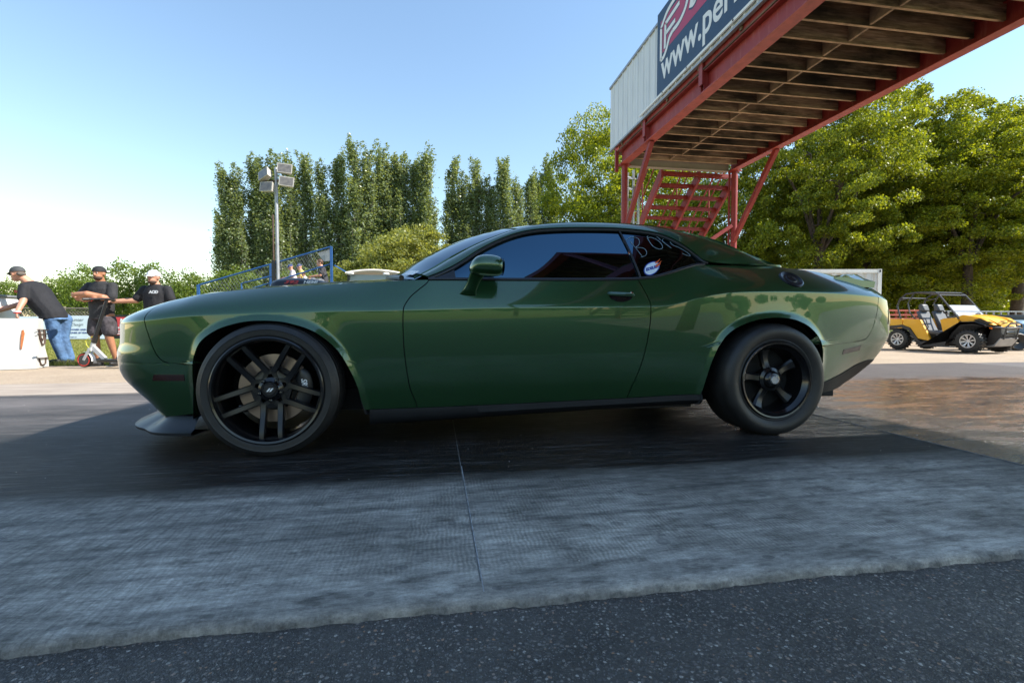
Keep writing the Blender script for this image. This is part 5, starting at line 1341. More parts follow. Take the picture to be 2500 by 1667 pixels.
MB().add([(-3.75, 16.0, 2.97), (-3.36, 15.95, 3.10), (-3.36, 15.95, 2.72), (-3.55, 15.97, 2.70)], [(0, 1, 2, 3)]).build('notice_board', M['steel'], bl)
# cream-roofed cart
ct = thing('utility_cart', 'cream-roofed utility cart with two round roof lamps behind the cowl', 'utility cart', (-1.35, 11.9, 0))
V = []; F = []; n = 14
for j, (y, dz) in enumerate(((11.35, -.03), (11.38, .0), (12.0, .02), (12.9, .0))):
    for i in range(n+1): t_ = i/n; V.append((-2.06+1.30*t_, y, 1.80+dz+.075*(1-(2*t_-1)**2)))
o = mesh_obj('roof', rim(np.array(V), grid_faces(4, n+1), .05)[0], rim(np.array(V), grid_faces(4, n+1), .05)[1], simple('cream_plastic', (.72, .66, .56), .5, var=.06), ct, sharp=60)
for x in (-1.93, -1.14): MB().ell((x, 11.30, 1.755), (.075, .05, .036), 16, 8).build('roof_lamp', M['white_paint'], ct, smooth=True)
for x, y in ((-2.02, 11.45), (-.82, 11.45), (-2.0, 12.8), (-.84, 12.8)): MB().bar((x, y, .6), (x+(.02 if x < -1.5 else -.02), y, 1.80), .05, .05).build('roof_post', M['black_trim'], ct)
M['clear'] = simple('plexiglass', (.25, .33, .36), .05, var=0); MB().box((-1.98, 11.46, 1.1), (-.86, 11.47, 1.75)).build('windscreen', M['clear'], ct)
MB().box((-2.05, 11.1, .35), (-.80, 12.9, .95), bev=.08).build('body', simple('cart_green', (.03, .07, .04), .4, var=.1), ct)
MB().box((-1.9, 12.0, .95), (-.95, 12.4, 1.05), bev=.03).box((-1.9, 12.35, 1.05), (-.95, 12.45, 1.45), bev=.03).build('bench_seat', M['black_trim'], ct)
for x in (-2.0, -.86):
    for y in (11.4, 12.6): MB().lathe([(.05, .0), (.14, .02), (.17, .08), (.27, .08), (.29, 0), (.27, -.08), (.14, -.08)], (x, y, .28), (1, 0, 0), 24).build('wheel', M['rubber'], ct, smooth=True)
# shipping container
for o_ in ct.children:
    o_.location.z += .10*(0 if o_.name.startswith('wheel') else 1)
co = thing('shipping_container', 'white steel shipping container standing behind the tail of the coupe', 'container', (11.0, 14.5, 0))
def cont():
    x1, y1 = 14.50, 13.45; d = Vector((-.984, .178, 0)); nrm = Vector((-.178, -.984, 0)); L = 6.06; H = 2.50; W_ = 2.3; o = Vector((x1, y1, 0))
    V = []; pts = []; s = .12
    while s < L-.12:
        for ds, dp in ((0, 0), (.07, 0), (.11, .036), (.18, .036), (.22, 0)): pts.append((s+ds, dp))
        s += .28
    for s_, dp in pts: V += [o+d*s_-nrm*(.03+dp)+Vector((0, 0, .15)), o+d*s_-nrm*(.03+dp)+Vector((0, 0, H-.11))]
    F = [(2*i, 2*i+1, 2*i+3, 2*i+2) for i in range(len(pts)-1)]
    MB().add(V, F).build('corrugated_side', M['cont'], co, sharp=20, fix=False)
    def bx(s0, s1, w0, w1, z0, z1, nm, mt):
        q = MB().box((s0, w0, z0), (s1, w1, z1)); V = [o+d*v[0]-nrm*v[1]+Vector((0, 0, v[2])) for v in q.V]; MB().add(V, q.F).build(nm, mt, co)
    bx(0, L, 0, .08, H-.12, H, 'top_rail', M['cont']); bx(0, L, 0, .08, .02, .16, 'bottom_rail', M['cont']); bx(0, .12, -.004, .14, .0, H+.004, 'corner_post', M['cont']); bx(L-.12, L, -.004, .14, 0, H+.004, 'corner_post', M['cont'])
    bx(.04, L-.04, .10, W_, .10, H-.03, 'box_core', M['cont']); bx(0, .12, W_-.14, W_+.004, 0, H+.004, 'corner_post', M['cont'])
    bx(.035, .085, -.008, .0, H-.10, H-.02, 'corner_hole', M['black_matte'])
cont()
# ------------------------------------------------------------------ side-by-side (local frame, nose to +x, then scaled and turned)
M['yellow'] = simple('yellow_plastic', (.80, .40, .008), .35, var=.05, coat=.4); M['dkplastic'] = simple('dark_plastic', (.035, .032, .032), .5, var=.15); M['seat_grey'] = simple('grey_vinyl', (.075, .08, .09), .5, var=.15)
M['amber'] = simple('amber_lens', (.75, .16, .01), .3, var=.05); M['rimsil'] = simple('machined_rim', (.62, .62, .64), .3, metal=.6, var=.05); M['pole_grey'] = simple('cage_tube', (.05, .05, .055), .35, var=.1)
u = thing('side_by_side', 'yellow two-seat off-road side-by-side with roll cage parked on gravel', 'off-road vehicle', (0, 0, 0))
L_ = dict(parent=u, world=False)
def uprism(name, poly, y0, y1, mat, bev=.012):
    q = MB(); V = [(x, y0, z) for x, z in poly]+[(x, y1, z) for x, z in poly]; n = len(poly)
    F = [tuple(range(n)), tuple(range(2*n-1, n-1, -1))]+[(i, (i+1) % n, n+(i+1) % n, n+i) for i in range(n)]
    o = q.add(V, F).build(name, mat, sharp=25, **L_)
    if bev: m_ = o.modifiers.new('b', 'BEVEL'); m_.width = bev; m_.segments = 2; m_.limit_method = 'ANGLE'
    return o
def uwheel(x, y, s):
    W = MB().lathe([(.03, .0), (.06, .0), (.06, -.1), (.03, -.1)], (x, y, .34), (0, s, 0), 12).build('wheel', M['iron'], **L_)
    q = MB().lathe([(.185, .10), (.20, .125), (.26, .13), (.305, .115), (.318, .08), (.318, -.08), (.305, -.115), (.2, -.12), (.185, -.10)], (x, y, .34), (0, s, 0), 36)
    for k in range(22):
        a = 2*PI*k/22
        for w0, w1, sk in ((-.11, -.01, .07), (.01, .11, -.07)):
            V = []
            for r in (.31, .343):
                for (w_, da) in ((w0, -.05), (w1, -.05+sk), (w1, .05+sk), (w0, .05)): V.append((x+r*math.cos(a+da), y+w_, .34+r*math.sin(a+da)))
            q.add(V, [(0, 1, 2, 3), (4, 7, 6, 5), (0, 4, 5, 1), (1, 5, 6, 2), (2, 6, 7, 3), (3, 7, 4, 0)])
    q.build('tyre', M['rubber'], W, sharp=30, world=False); 
    r_ = MB().lathe([(.19, .105), (.195, .118), (.178, .118), (.172, .10), (.165, .02), (.165, -.08)], (x, y, .34), (0, s, 0), 36); r_.build('rim', M['rimsil'], W, smooth=True, sharp=30, world=False)
    sp = MB()
    for k in range(8):
        a = 2*PI*k/8+.2
        for da in (-.11, .11):
            p0 = Vector((x+.04*math.cos(a), y+s*.085, .34+.04*math.sin(a))); p1 = Vector((x+.175*math.cos(a+da), y+s*.107, .34+.175*math.sin(a+da))); sp.bar(p0, p1, .018, .018, up=(0, 1, 0))
    sp.lathe([(0, .10), (.03, .10), (.045, .09), (.045, .06)], (x, y, .34), (0, s, 0), 16); sp.build('rim_spokes', M['rimsil'], W, world=False)
    MB().lathe([(0, .02), (.165, .02)], (x, y, .34), (0, s, 0), 24).build('hub_shadow', M['black_matte'], W, world=False)
for x in (.965, -.965):
    for y, s in ((-.62, -1), (.62, 1)): uwheel(x, y, s)
for o in list(u.children):
    pass
for s in (-1, 1):
    yo = s*.66; yi = s*.56
    uprism('door_cowl', [(.62, 1.02), (.30, 1.00), (.20, .96), (.28, .62), (.33, .50), (.22, .28), (.40, .30), (.52, .60), (.72, .84)], yo, yi, M['yellow'])
    uprism('rear_side_panel', [(-.36, .98), (-.86, 1.0), (-.86, .80), (-.62, .70), (-.42, .38), (-.02, .30), (-.05, .36)], yo, yi, M['yellow'])
    uprism('bed_side', [(-.88, 1.0), (-1.45, .99), (-1.42, .74), (-.88, .78)], yo*.98, yi, M['yellow'])
    uprism('rear_fender', [(-.62, .71), (-.86, .81), (-1.35, .76), (-1.36, .70), (-.88, .72), (-.66, .62), (-.40, .24), (-.28, .24), (-.40, .385)], s*.70, s*.5, M['dkplastic'])
    uprism('rocker', [(-.40, .26), (-.02, .295), (.22, .275), (.42, .30), (.56, .58), (.76, .80), (1.10, .83), (1.34, .76), (1.36, .80), (1.1, .90), (.72, .90), (.48, .62), (.36, .17), (-.34, .15)], s*.70, s*.5, M['dkplastic'])
    uprism('hood_side', [(.55, 1.03), (.75, .88), (1.10, .92), (1.32, .83), (1.48, .80), (1.20, 1.00), (.75, 1.10)], s*.60, s*.42, M['yellow'])
    uprism('headlight', [(1.02, .95), (1.16, .99), (1.42, .86), (1.36, .82), (1.15, .86)], s*.615, s*.50, M['black_gloss'], bev=0)
    # seat
    for nm, P in (('seat_cushion', [(-.30, .52), (.16, .50), (.20, .58), (.06, .64), (-.26, .60)]), ('seat_back', [(-.30, .55), (-.16, .60), (-.36, 1.02), (-.46, 1.26), (-.56, 1.24), (-.46, .98)])):
        uprism(nm, P, s*.33-.24, s*.33+.24, M['seat_grey'], bev=.05)
    uprism('headrest', [(-.44, 1.22), (-.36, 1.24), (-.44, 1.46), (-.56, 1.46), (-.54, 1.24)], s*.33-.13, s*.33+.13, M['seat_grey'], bev=.04)
    q = MB(); q.tube([(1.0, s*.5, .45), (.88, s*.42, .84)], .03, 8); q.build('damper', M['iron'], smooth=True, **L_)
    q = MB(); P = [(1.0-.12*t_+.055*math.cos(t_*44), s*(.5-.08*t_)+.055*math.sin(t_*44), .47+.36*t_) for t_ in np.linspace(0, 1, 90)]; q.tube(P, .011, 6); q.build('coil_spring', M['amber'], smooth=True, **L_)
    # cage
    c = MB(); c.tube([(.66, s*.60, .98), (.10, s*.56, 1.72), (-.02, s*.55, 1.80), (-.50, s*.55, 1.83), (-.85, s*.56, 1.80), (-1.02, s*.57, 1.66), (-1.10, s*.58, 1.42), (-.98, s*.58, 1.0)], .024, 8)
    c.tube([(-.62, s*.56, 1.80), (-.78, s*.57, 1.5), (-.70, s*.6, 1.2), (-.52, s*.6, .98)], .02, 8).tube([(-1.05, s*.57, 1.60), (-.74, s*.57, 1.66)], .016, 8).tube([(-.45, s*.62, 1.06), (-.20, s*.64, .98), (-.12, s*.64, .74), (-.20, s*.64, .62)], .016, 8)
    c.build('cage_side', M['pole_grey'], smooth=True, **L_)
    MB().tube([(1.36, s*.52, .72), (1.40, s*.52, .72)], .03, 10).build('marker_lamp', M['amber'], smooth=True, **L_)
    MB().tube([(.35, s*.66, 1.16), (.62, s*.64, 1.06)], .012, 6).ell((.35, s*.68, 1.19), (.03, .09, .05), 10, 6).build('mirror', M['dkplastic'], smooth=True, **L_)
c = MB(); 
for x, z, w_ in ((.10, 1.72, .56), (-.02, 1.80, .55), (-.62, 1.825, .55), (-1.0, 1.68, .57), (.50, 1.20, .59)): c.tube([(x, -w_, z), (x, w_, z)], .022, 8)
c.build('cage_crossbar', M['pole_grey'], smooth=True, **L_)
MB().add([(.66, -.55, 1.02), (.66, .55, 1.02), (.36, .55, 1.40), (.36, -.55, 1.40)], [(0, 1, 2, 3)]).build('half_windscreen', simple('hazy_plastic', (.22, .25, .29), .25, var=.15), fix=False, **L_)
V = []
for x, z, w_ in ((.60, 1.04, .50), (.80, 1.10, .46), (1.05, 1.06, .40), (1.30, .96, .34), (1.50, .84, .30), (1.53, .76, .28)):
    for k in range(9): t_ = k/8*2-1; V.append((x-.03*t_*t_, w_*t_, z-.02*abs(t_)**3+(.015 if abs(t_) < .6 else 0)))
Vr, Fr = rim(np.array(V), grid_faces(6, 9, True), .04); MB().add(Vr, Fr).build('hood', M['yellow'], sharp=30, **L_)
MB().box((-.50, -.56, .24), (.62, .56, .30)).build('floor', M['dkplastic'], **L_); MB().box((.50, -.55, .30), (.70, .55, 1.0)).build('firewall', M['dkplastic'], **L_)
MB().box((-1.42, -.55, .62), (-.62, .55, .70)).build('cargo_bed', M['dkplastic'], **L_); MB().box((-1.46, -.55, .70), (-1.42, .55, 1.0)).build('tailgate', M['yellow'], **L_)
uprism('nose_plate', [(1.30, .80), (1.50, .76), (1.52, .50), (1.30, .22), (1.15, .20)], -.34, .34, M['dkplastic'])
uprism('skid_plate', [(1.10, .20), (1.36, .25), (1.50, .44), (1.52, .43), (1.38, .21), (1.1, .16)], -.36, .36, M['steel'], bev=0)
for y in (-.15, .15):
    for k in range(2): MB().box((1.47-.05*k, y-.09, .86+.05*k), (1.50-.05*k, y+.09, .875+.05*k)).build('grille_slot', M['black_matte'], **L_)
q = MB().tube([(1.18, -.60, .86), (1.42, -.50, .74), (1.60, -.34, .72), (1.66, 0, .73), (1.60, .34, .72), (1.42, .50, .74), (1.18, .60, .86)], .022, 8).tube([(1.60, -.34, .72), (1.64, -.22, .84), (1.68, 0, .85), (1.64, .22, .84), (1.60, .34, .72)], .02, 8)
q.tube([(1.58, -.25, .72), (1.52, -.25, .40)], .02, 8).tube([(1.58, .25, .72), (1.52, .25, .40)], .02, 8); q.build('bull_bar', M['pole_grey'], smooth=True, **L_)
MB().tube([(1.50, -.16, .58), (1.50, .16, .58)], .05, 12).build('winch', M['black_trim'], smooth=True, **L_)
MB().tube([(.50+.09*math.cos(a), .33+.17*math.sin(a), 1.02+.14*math.cos(a)) for a in np.linspace(0, 2*PI, 21)[:-1]], .014, 6, closed=True).build('steering_wheel', M['dkplastic'], smooth=True, **L_)
for x in (.965, -.965): MB().tube([(x, -.6, .34), (x, .6, .34)], .025, 8).build('axle', M['iron'], **L_)
u.location = (13.21, 10.36, .0); u.rotation_euler = (0, 0, math.radians(-84)); u.scale = (.84, .84, .84)
# blue tow-behind boat at right edge, trailer, flatbed, ladder rack
bo = thing('blue_jet_boat', 'blue fibreglass personal watercraft hull at the right edge of the gravel', 'watercraft', (15.6, 10.6, 0), math.radians(-18))
M['blue_gel'] = simple('blue_gelcoat', (.02, .17, .38), .25, var=.08, coat=.6); M['pale_gel'] = simple('pale_gelcoat', (.45, .62, .72), .3, var=.06)
V = []
for x, hw, zb, zt in ((-.95, .36, .34, .70), (-.80, .42, .30, .74), (0, .46, .28, .78), (.9, .40, .32, .80), (1.5, .20, .44, .80), (1.72, .02, .60, .80)):
    for (a, c) in ((0, 0), (.55, .18), (1, .6), (1.05, .85), (.92, 1), (0, 1.06)): V.append((x, -hw*a, zb+(zt-zb)*c))
F = grid_faces(6, 6, True); V2 = [(x, -y, z) for x, y, z in V]; MB().add(V, F).add(V2, [f[::-1] for f in F]).add(V[:6]+V2[:6][::-1], [tuple(range(12))]).build('hull', M['blue_gel'], bo, sharp=40, world=False)
MB().box((-.9, -.43, .735), (1.2, .43, .80), bev=.03).build('deck', M['pale_gel'], bo, world=False); MB().box((-.7, -.16, .80), (.3, .16, .95), bev=.05).build('saddle', M['black_trim'], bo, world=False)
text_obj('hull_lettering', 'Sea', M['white_text'], bo, (15.6-.55, 10.6-.478, .585), (1, 0, 0), (0, 0, 1), .14, shear=.3, bold=.004)
for c_ in bo.children:
    if c_.name.startswith('hull_lett'): pass
MB().box((-1.1, -.40, .20), (1.3, -.34, .27)).box((-1.1, .34, .20), (1.3, .40, .27)).box((-1.0, -.40, .12), (-.94, .40, .2)).build('trailer_frame', M['black_trim'], bo, world=False)
for y in (-.45, .45): MB().lathe([(.05, .0), (.13, .03), (.20, .06), (.23, .04), (.23, -.04), (.2, -.06), (.1, -.05)], (-.2, y, .23), (0, -1, 0), 20).build('trailer_wheel', M['rubber'], bo, smooth=True, world=False)
fb = thing('flatbed_trailer', 'rusty red flatbed trailer with stake sides behind the yellow side-by-side', 'trailer', (15.2, 15.2, 0))
M['rust_red'] = simple('faded_red_paint', (.33, .07, .04), .7, var=.3)
q = MB().box((13.6, 14.8, .62), (17.6, 16.6, .78)).build('bed', M['rust_red'], fb)
for x in np.arange(13.65, 17.6, .42): MB().box((x, 14.78, .78), (x+.05, 14.83, 1.22)).build('stake', M['rust_red'], fb)
for z in (.86, 1.0, 1.16): MB().box((13.6, 14.74, z), (17.6, 14.775, z+.06)).build('side_rail', M['rust_red'], fb)
for x in (15.0, 15.8): MB().lathe([(.05, 0), (.18, .05), (.32, .09), (.36, .05), (.36, -.08), (.2, -.1)], (x, 14.95, .36), (0, -1, 0), 24).build('trailer_wheel', M['rubber'], fb, smooth=True)
lr = thing('ladder_rack', 'silver ladder laid level on dark posts at the right, above the boat', 'ladder', (18.0, 13.6, 0))
for y, z in ((13.0, 1.10), (13.0, .82)): MB().box((16.2, y, z), (20.4, y+.05, z+.035)).build('rail', M['steel'], lr)
for k in range(14): MB().box((16.3+.30*k, 13.005, .84), (16.325+.30*k, 13.04, 1.11)).build('rung', M['steel'], lr)
for x in (16.6, 19.8): MB().box((x, 13.06, -.02), (x+.07, 13.13, 1.12)).build('rack_post', M['black_trim'], lr)
dp = thing('dark_equipment', 'low black trailer deck behind the blue watercraft', 'trailer', (18.4, 12.2, 0))
MB().box((16.4, 11.7, .55), (20.4, 13.0, .95), bev=.03).build('deck', M['black_trim'], dp)
for x in (17.2, 18.2): MB().lathe([(.05, 0), (.15, .05), (.27, .09), (.30, .05), (.30, -.08), (.2, -.1)], (x, 11.8, .30), (0, -1, 0), 24).build('trailer_wheel', M['rubber'], dp, smooth=True)
# fuel store in the container's shade side keeps no other objects
# ------------------------------------------------------------------ people
def skin_m(name, c): return simple(name, c, .5, var=.12, vscale=9)
M['skin1'] = skin_m('fair_skin', (.52, .25, .16)); M['skin2'] = skin_m('tanned_skin', (.36, .16, .085)); M['skin3'] = skin_m('light_tan_skin', (.46, .23, .15))
M['tee_black'] = simple('black_tee', (.010, .010, .013), .85, var=.3, vscale=5, bump=.6, bscale=9, bdist=.03); M['tee_char'] = simple('charcoal_tee', (.022, .022, .025), .85, var=.3, vscale=5, bump=.6, bscale=9, bdist=.03)
M['denim'] = simple('blue_denim', (.07, .14, .27), .8, var=.45, vscale=7, bump=.8, bscale=12, bdist=.03); M['shorts'] = simple('acid_wash_shorts', (.05, .043, .05), .85, var=.7, vscale=16, bump=.6, bscale=14, bdist=.02)
M['stubble'] = simple('stubble', (.055, .03, .02), .8, var=.4, vscale=60); M['hair'] = simple('dark_hair', (.012, .009, .008), .7, var=.3); M['cap_grey'] = simple('grey_cap', (.055, .057, .06), .8, var=.15); M['cap_black'] = simple('black_cap', (.012, .012, .014), .8, var=.1); M['cap_white'] = simple('white_cap', (.75, .75, .78), .8, var=.04)
M['shoe'] = simple('dark_trainer', (.02, .02, .022), .6, var=.3)
def loft(mb, rings, n=14):
    """rings: (centre, rx, ry, axis dir) elliptical sections"""
    V = []; k = len(rings)
    for c, rx, ry, ax in rings:
        ax = Vector(ax).normalized(); u_ = Vector((1, 0, 0)); u_ = (u_-ax*u_.dot(ax)).normalized(); v = ax.cross(u_)
        for j in range(n): t = 2*PI*j/n; V.append(Vector(c)+u_*math.cos(t)*rx+v*math.sin(t)*ry)
    F = [(i*n+j, i*n+(j+1) % n, (i+1)*n+(j+1) % n, (i+1)*n+j) for i in range(k-1) for j in range(n)]+[tuple(range(n))[::-1], tuple((k-1)*n+j for j in range(n))]
    return mb.add(V, F)
def fuse(mb, name, mat, parent, vox=.010, smooth=4):
    o = mb.build(name, mat, parent, smooth=True, sharp=None, world=False)
    r = o.modifiers.new('r', 'REMESH'); r.mode = 'VOXEL'; r.voxel_size = vox; r.use_smooth_shade = True
    s_ = o.modifiers.new('s', 'SMOOTH'); s_.iterations = smooth; s_.factor = .5
    bpy.context.view_layer.update(); dg = bpy.context.evaluated_depsgraph_get(); me = bpy.data.meshes.new_from_object(o.evaluated_get(dg))
    o.modifiers.clear(); old = o.data; o.data = me; me.name = name; bpy.data.meshes.remove(old)
    if not me.materials: me.materials.append(mat)
    me.polygons.foreach_set('use_smooth', [True]*len(me.polygons)); return o
def limb(mb, pts, rs): 
    P = [Vector(p) for p in pts]; mb.tube(P, list(rs), 12)
    for p, r in zip(P, rs): mb.ell(p, (r, r, r), 12, 8)
def hand(mb, w_, d, pal, curl=.5, s=1.0):
    """wrist, direction of fingers, palm normal"""
    w_ = Vector(w_); d = Vector(d).normalized(); pal = Vector(pal); pal = (pal-d*pal.dot(d)).normalized(); sd = d.cross(pal)
    c = w_+d*.045*s; R = Matrix((sd, d, pal)).transposed(); mb.ell(c, (.040*s, .052*s, .016*s), 12, 8, rot=R)
    for i, (o, L) in enumerate(((-.028, .062), (-.010, .072), (.009, .068), (.026, .052))):
        p = w_+d*.082*s+sd*o*s; q = p+(d*math.cos(curl)+pal*math.sin(curl))*L*.5*s; e = q+(d*math.cos(curl*2.2)+pal*math.sin(curl*2.2))*L*.5*s
        mb.tube([p-d*.01, q, e], [.0095*s, .0088*s, .0075*s], 8); mb.ell(e, (.0075*s,)*3, 8, 6)
    p = w_+d*.03*s-sd*.034*s; q = p+(d*.7-sd*.5+pal*.25).normalized()*.036*s; e = q+(d*.9-sd*.1+pal*.4).normalized()*.030*s
    mb.tube([p, q, e], [.012*s, .0105*s, .0085*s], 8); mb.ell(e, (.0085*s,)*3, 8, 6)
def head(mb, c, f, s=1.0):
    """head centre, facing direction; returns rotation"""
    f = Vector(f).normalized(); z = Vector((0, 0, 1)); x = f.cross(z).normalized(); z = x.cross(f); R = Matrix((x, f, z)).transposed(); c = Vector(c)
    P = lambda a, b_, d: c+R @ Vector((a*s, b_*s, d*s))
    mb.ell(P(0, -.012, .025), (.077*s, .096*s, .095*s), 20, 14, rot=R); mb.ell(P(0, .022, -.045), (.060*s, .066*s, .072*s), 16, 10, rot=R); mb.ell(P(0, .052, -.088), (.030*s, .026*s, .024*s), 12, 8, rot=R)
    mb.tube([P(0, .082, .012), P(0, .108, -.030)], [.008*s, .014*s], 8); mb.ell(P(0, .104, -.030), (.017*s, .014*s, .011*s), 10, 6, rot=R)
    mb.ell(P(0, .080, .028), (.052*s, .016*s, .010*s), 12, 6, rot=R); mb.ell(P(0, .082, -.058), (.024*s, .012*s, .006*s), 10, 6, rot=R); mb.ell(P(0, .080, -.070), (.021*s, .011*s, .006*s), 10, 6, rot=R)
    for q in (-1, 1): mb.ell(P(q*.078, -.008, -.010), (.010*s, .018*s, .030*s), 8, 8, rot=R)
    return R, P
def face(root, P, R, s=1.0, beard=None, shades=False):
    for q in (-1, 1):
        MB().ell(P(q*.030, .080, .004), (.011*s, .006*s, .0065*s), 10, 6, rot=R).build('eye', M['white_text'] if not shades else M['black_gloss'], root, smooth=True, world=False)
        MB().ell(P(q*.030, .0865, .004), (.005*s, .002*s, .005*s), 8, 6, rot=R).build('iris', M['hair'], root, smooth=True, world=False)
        MB().ell(P(q*.030, .088, .026), (.018*s, .006*s, .005*s), 10, 6, rot=R).build('eyebrow', M['hair'], root, smooth=True, world=False)
    if beard:
        mb = MB().ell(P(0, .026, -.072), (.0605*s, .0645*s, .047*s), 16, 10, rot=R).ell(P(0, .088, -.046), (.026*s, .010*s, .006*s), 10, 6, rot=R)
        # keep the beard off the lips
        o = mb.build('beard', M['stubble'], root, smooth=True, world=False)
    if shades:
        mb = MB()
        for q in (-1, 1): mb.ell(P(q*.032, .088, .004), (.030*s, .008*s, .020*s), 12, 8, rot=R).tube([P(q*.060, .080, .008), P(q*.080, 0, .006)], .004, 6)
        mb.build('sunglasses', M['black_gloss'], root, smooth=True, world=False)
def cap(root, P, R, mat, s=1.0, back=False, f=1):
    mb = MB(); V = []; n = 24; m = 7
    for i in range(m+1):
        ph = PI/2*i/m
        for j in range(n):
            t = 2*PI*j/n; V.append(P(.088*math.cos(t)*math.cos(ph), -.012+.108*math.sin(t)*math.cos(ph), .030+.098*math.sin(ph)**.85))
    F = [(i*n+j, i*n+(j+1) % n, (i+1)*n+(j+1) % n, (i+1)*n+j) for i in range(m) for j in range(n)]
    mb.add(V, F); d = -1 if back else 1; V = []; k = 10
    for r_ in (0, 1):
        for i in range(k+1):
            t = -1+2*i/k; a = t*.95; x0 = .086*math.sin(a); y0 = .104*math.cos(a); V.append(P(x0, d*(y0+r_*.070*math.cos(a*.9))-.012, .034-r_*.014*(1 if not back else .5)))
    for r_ in (0, 1): V += [v-Vector((0, 0, .006)) for v in V[r_*(k+1):r_*(k+1)+k+1]]
    F = [(i, i+1, k+2+i, k+1+i) for i in range(k)]+[(2*(k+1)+i, 3*(k+1)+i, 3*(k+1)+i+1, 2*(k+1)+i+1) for i in range(k)]+[(k+1+i, k+2+i, 3*(k+1)+i+1, 3*(k+1)+i) for i in range(k)]
    mb.add(V, F); return mb.build('cap', mat, root, smooth=True, sharp=50, world=False)
def shoe(mb, a, d, s=1.0):
    a = Vector(a); d = Vector(d).normalized(); sd = Vector((-d.y, d.x, 0))
    R = Matrix((sd, d, Vector((0, 0, 1)))).transposed(); c = Vector((a.x, a.y, 0))
    mb.ell(c+d*.07+Vector((0, 0, .040)), (.050*s, .14*s, .045), 14, 8, rot=R); mb.ell(c+Vector((0, 0, .07)), (.044, .060, .065), 12, 8, rot=R); mb.box(c+Vector((-.045, -.05, 0)), c+Vector((.045, .05, .05)))
# --- man leaning on the barrier (local x right, y away, z up; looks left)
p1 = thing('person', 'man in grey cap, black tee and jeans leaning on the concrete barrier', 'person', (-6.58, 9.48, 0), -.155)
mb = MB(); R, P = head(mb, (-.585, -.10, 1.565), (-.97, .10, -.12), 1.08)
limb(mb, [(-.52, -.06, 1.50), (-.44, -.02, 1.40)], [.068, .078])
loft(mb, [((-.42, 0, 1.36), .10, .16, (-.45, 0, 1)), ((-.34, 0, 1.22), .14, .18, (-.4, 0, 1)), ((-.2, 0, .98), .15, .17, (-.4, 0, 1)), ((-.05, .02, .86), .14, .17, (-.2, 0, 1))])
limb(mb, [(-.36, -.20, 1.30), (-.30, -.30, 1.08), (-.275, -.42, .90)], [.062, .052, .036]); hand(mb, (-.27, -.44, .875), (.35, -.3, -.75), (.4, .5, -.2), .55)
limb(mb, [(-.46, .20, 1.30), (-.76, .10, 1.05), (-.98, -.30, .86)], [.062, .052, .036]); hand(mb, (-1.0, -.33, .835), (-.9, -.3, -.12), (0, .1, -1), .15)
limb(mb, [(-.03, .12, .80), (-.02, .11, .45), (.03, .17, .08)], [.085, .060, .045]); limb(mb, [(-.05, -.05, .80), (-.06, -.02, .45), (.0, .06, .08)], [.085, .060, .045])
fuse(mb, 'body', M['skin1'], p1)
mb = MB(); loft(mb, [((-.47, 0, 1.43), .075, .09, (-.45, 0, 1)), ((-.42, 0, 1.385), .13, .19, (-.45, 0, 1)), ((-.36, -.0, 1.27), .175, .22, (-.4, 0, 1)), ((-.25, 0, 1.06), .195, .215, (-.4, 0, 1)), ((-.10, .02, .86), .185, .20, (-.35, 0, 1)), ((-.09, .02, .78), .20, .205, (-.15, 0, 1))])
limb(mb, [(-.38, -.19, 1.33), (-.33, -.27, 1.14)], [.080, .072]); limb(mb, [(-.45, .19, 1.33), (-.64, .14, 1.15)], [.080, .070]); sh1 = fuse(mb, 'tee_shirt', M['tee_black'], p1, .012)
mb = MB(); loft(mb, [((-.12, .02, .90), .16, .175, (-.2, 0, 1)), ((-.04, .02, .78), .155, .175, (0, 0, 1))]); limb(mb, [(-.0, .13, .78), (-.02, .11, .45), (.03, .17, .09)], [.105, .078, .068]); limb(mb, [(-.05, -.06, .78), (-.06, -.02, .45), (.0, .06, .09)], [.105, .078, .068]); fuse(mb, 'jeans', M['denim'], p1, .012)
mb = MB(); shoe(mb, (.03, .17, 0), (-.5, -.8, 0)); shoe(mb, (.0, .06, 0), (-.6, -.8, 0)); fuse(mb, 'shoes', M['shoe'], p1, .01, 2)
face(p1, P, R, 1.08, shades=True); cap(p1, P, R, M['cap_grey'], 1.08)
MB().ell(P(0, -.075, -.005), (.072, .045, .045), 14, 8, rot=R).build('hair', simple('grey_hair', (.12, .10, .085), .8, var=.3), p1, smooth=True, world=False)
MB().tube([(-.272+.041*math.cos(a), -.422+.041*math.sin(a), .905) for a in np.linspace(0, 2*PI, 17)[:-1]], .010, 6, closed=True).build('wristband', M['white_text'], p1, smooth=True, world=False)
MB().tube([(-.272+.040*math.cos(a), -.428+.040*math.sin(a), .885) for a in np.linspace(0, 2*PI, 17)[:-1]], .008, 6, closed=True).build('red_wristband', M['red_text'], p1, smooth=True, world=False)
def decal(root, body, mat, o, ex, size, **k):
    t = text_obj('shirt_print', body, mat, None, o, ex, (0, 0, 1), size, **k); t.parent = root; return t
decal(p1, 'RLB', M['red_text'], (-.51, -.232, 1.235), (1, .1, 0), .062, bold=.003)
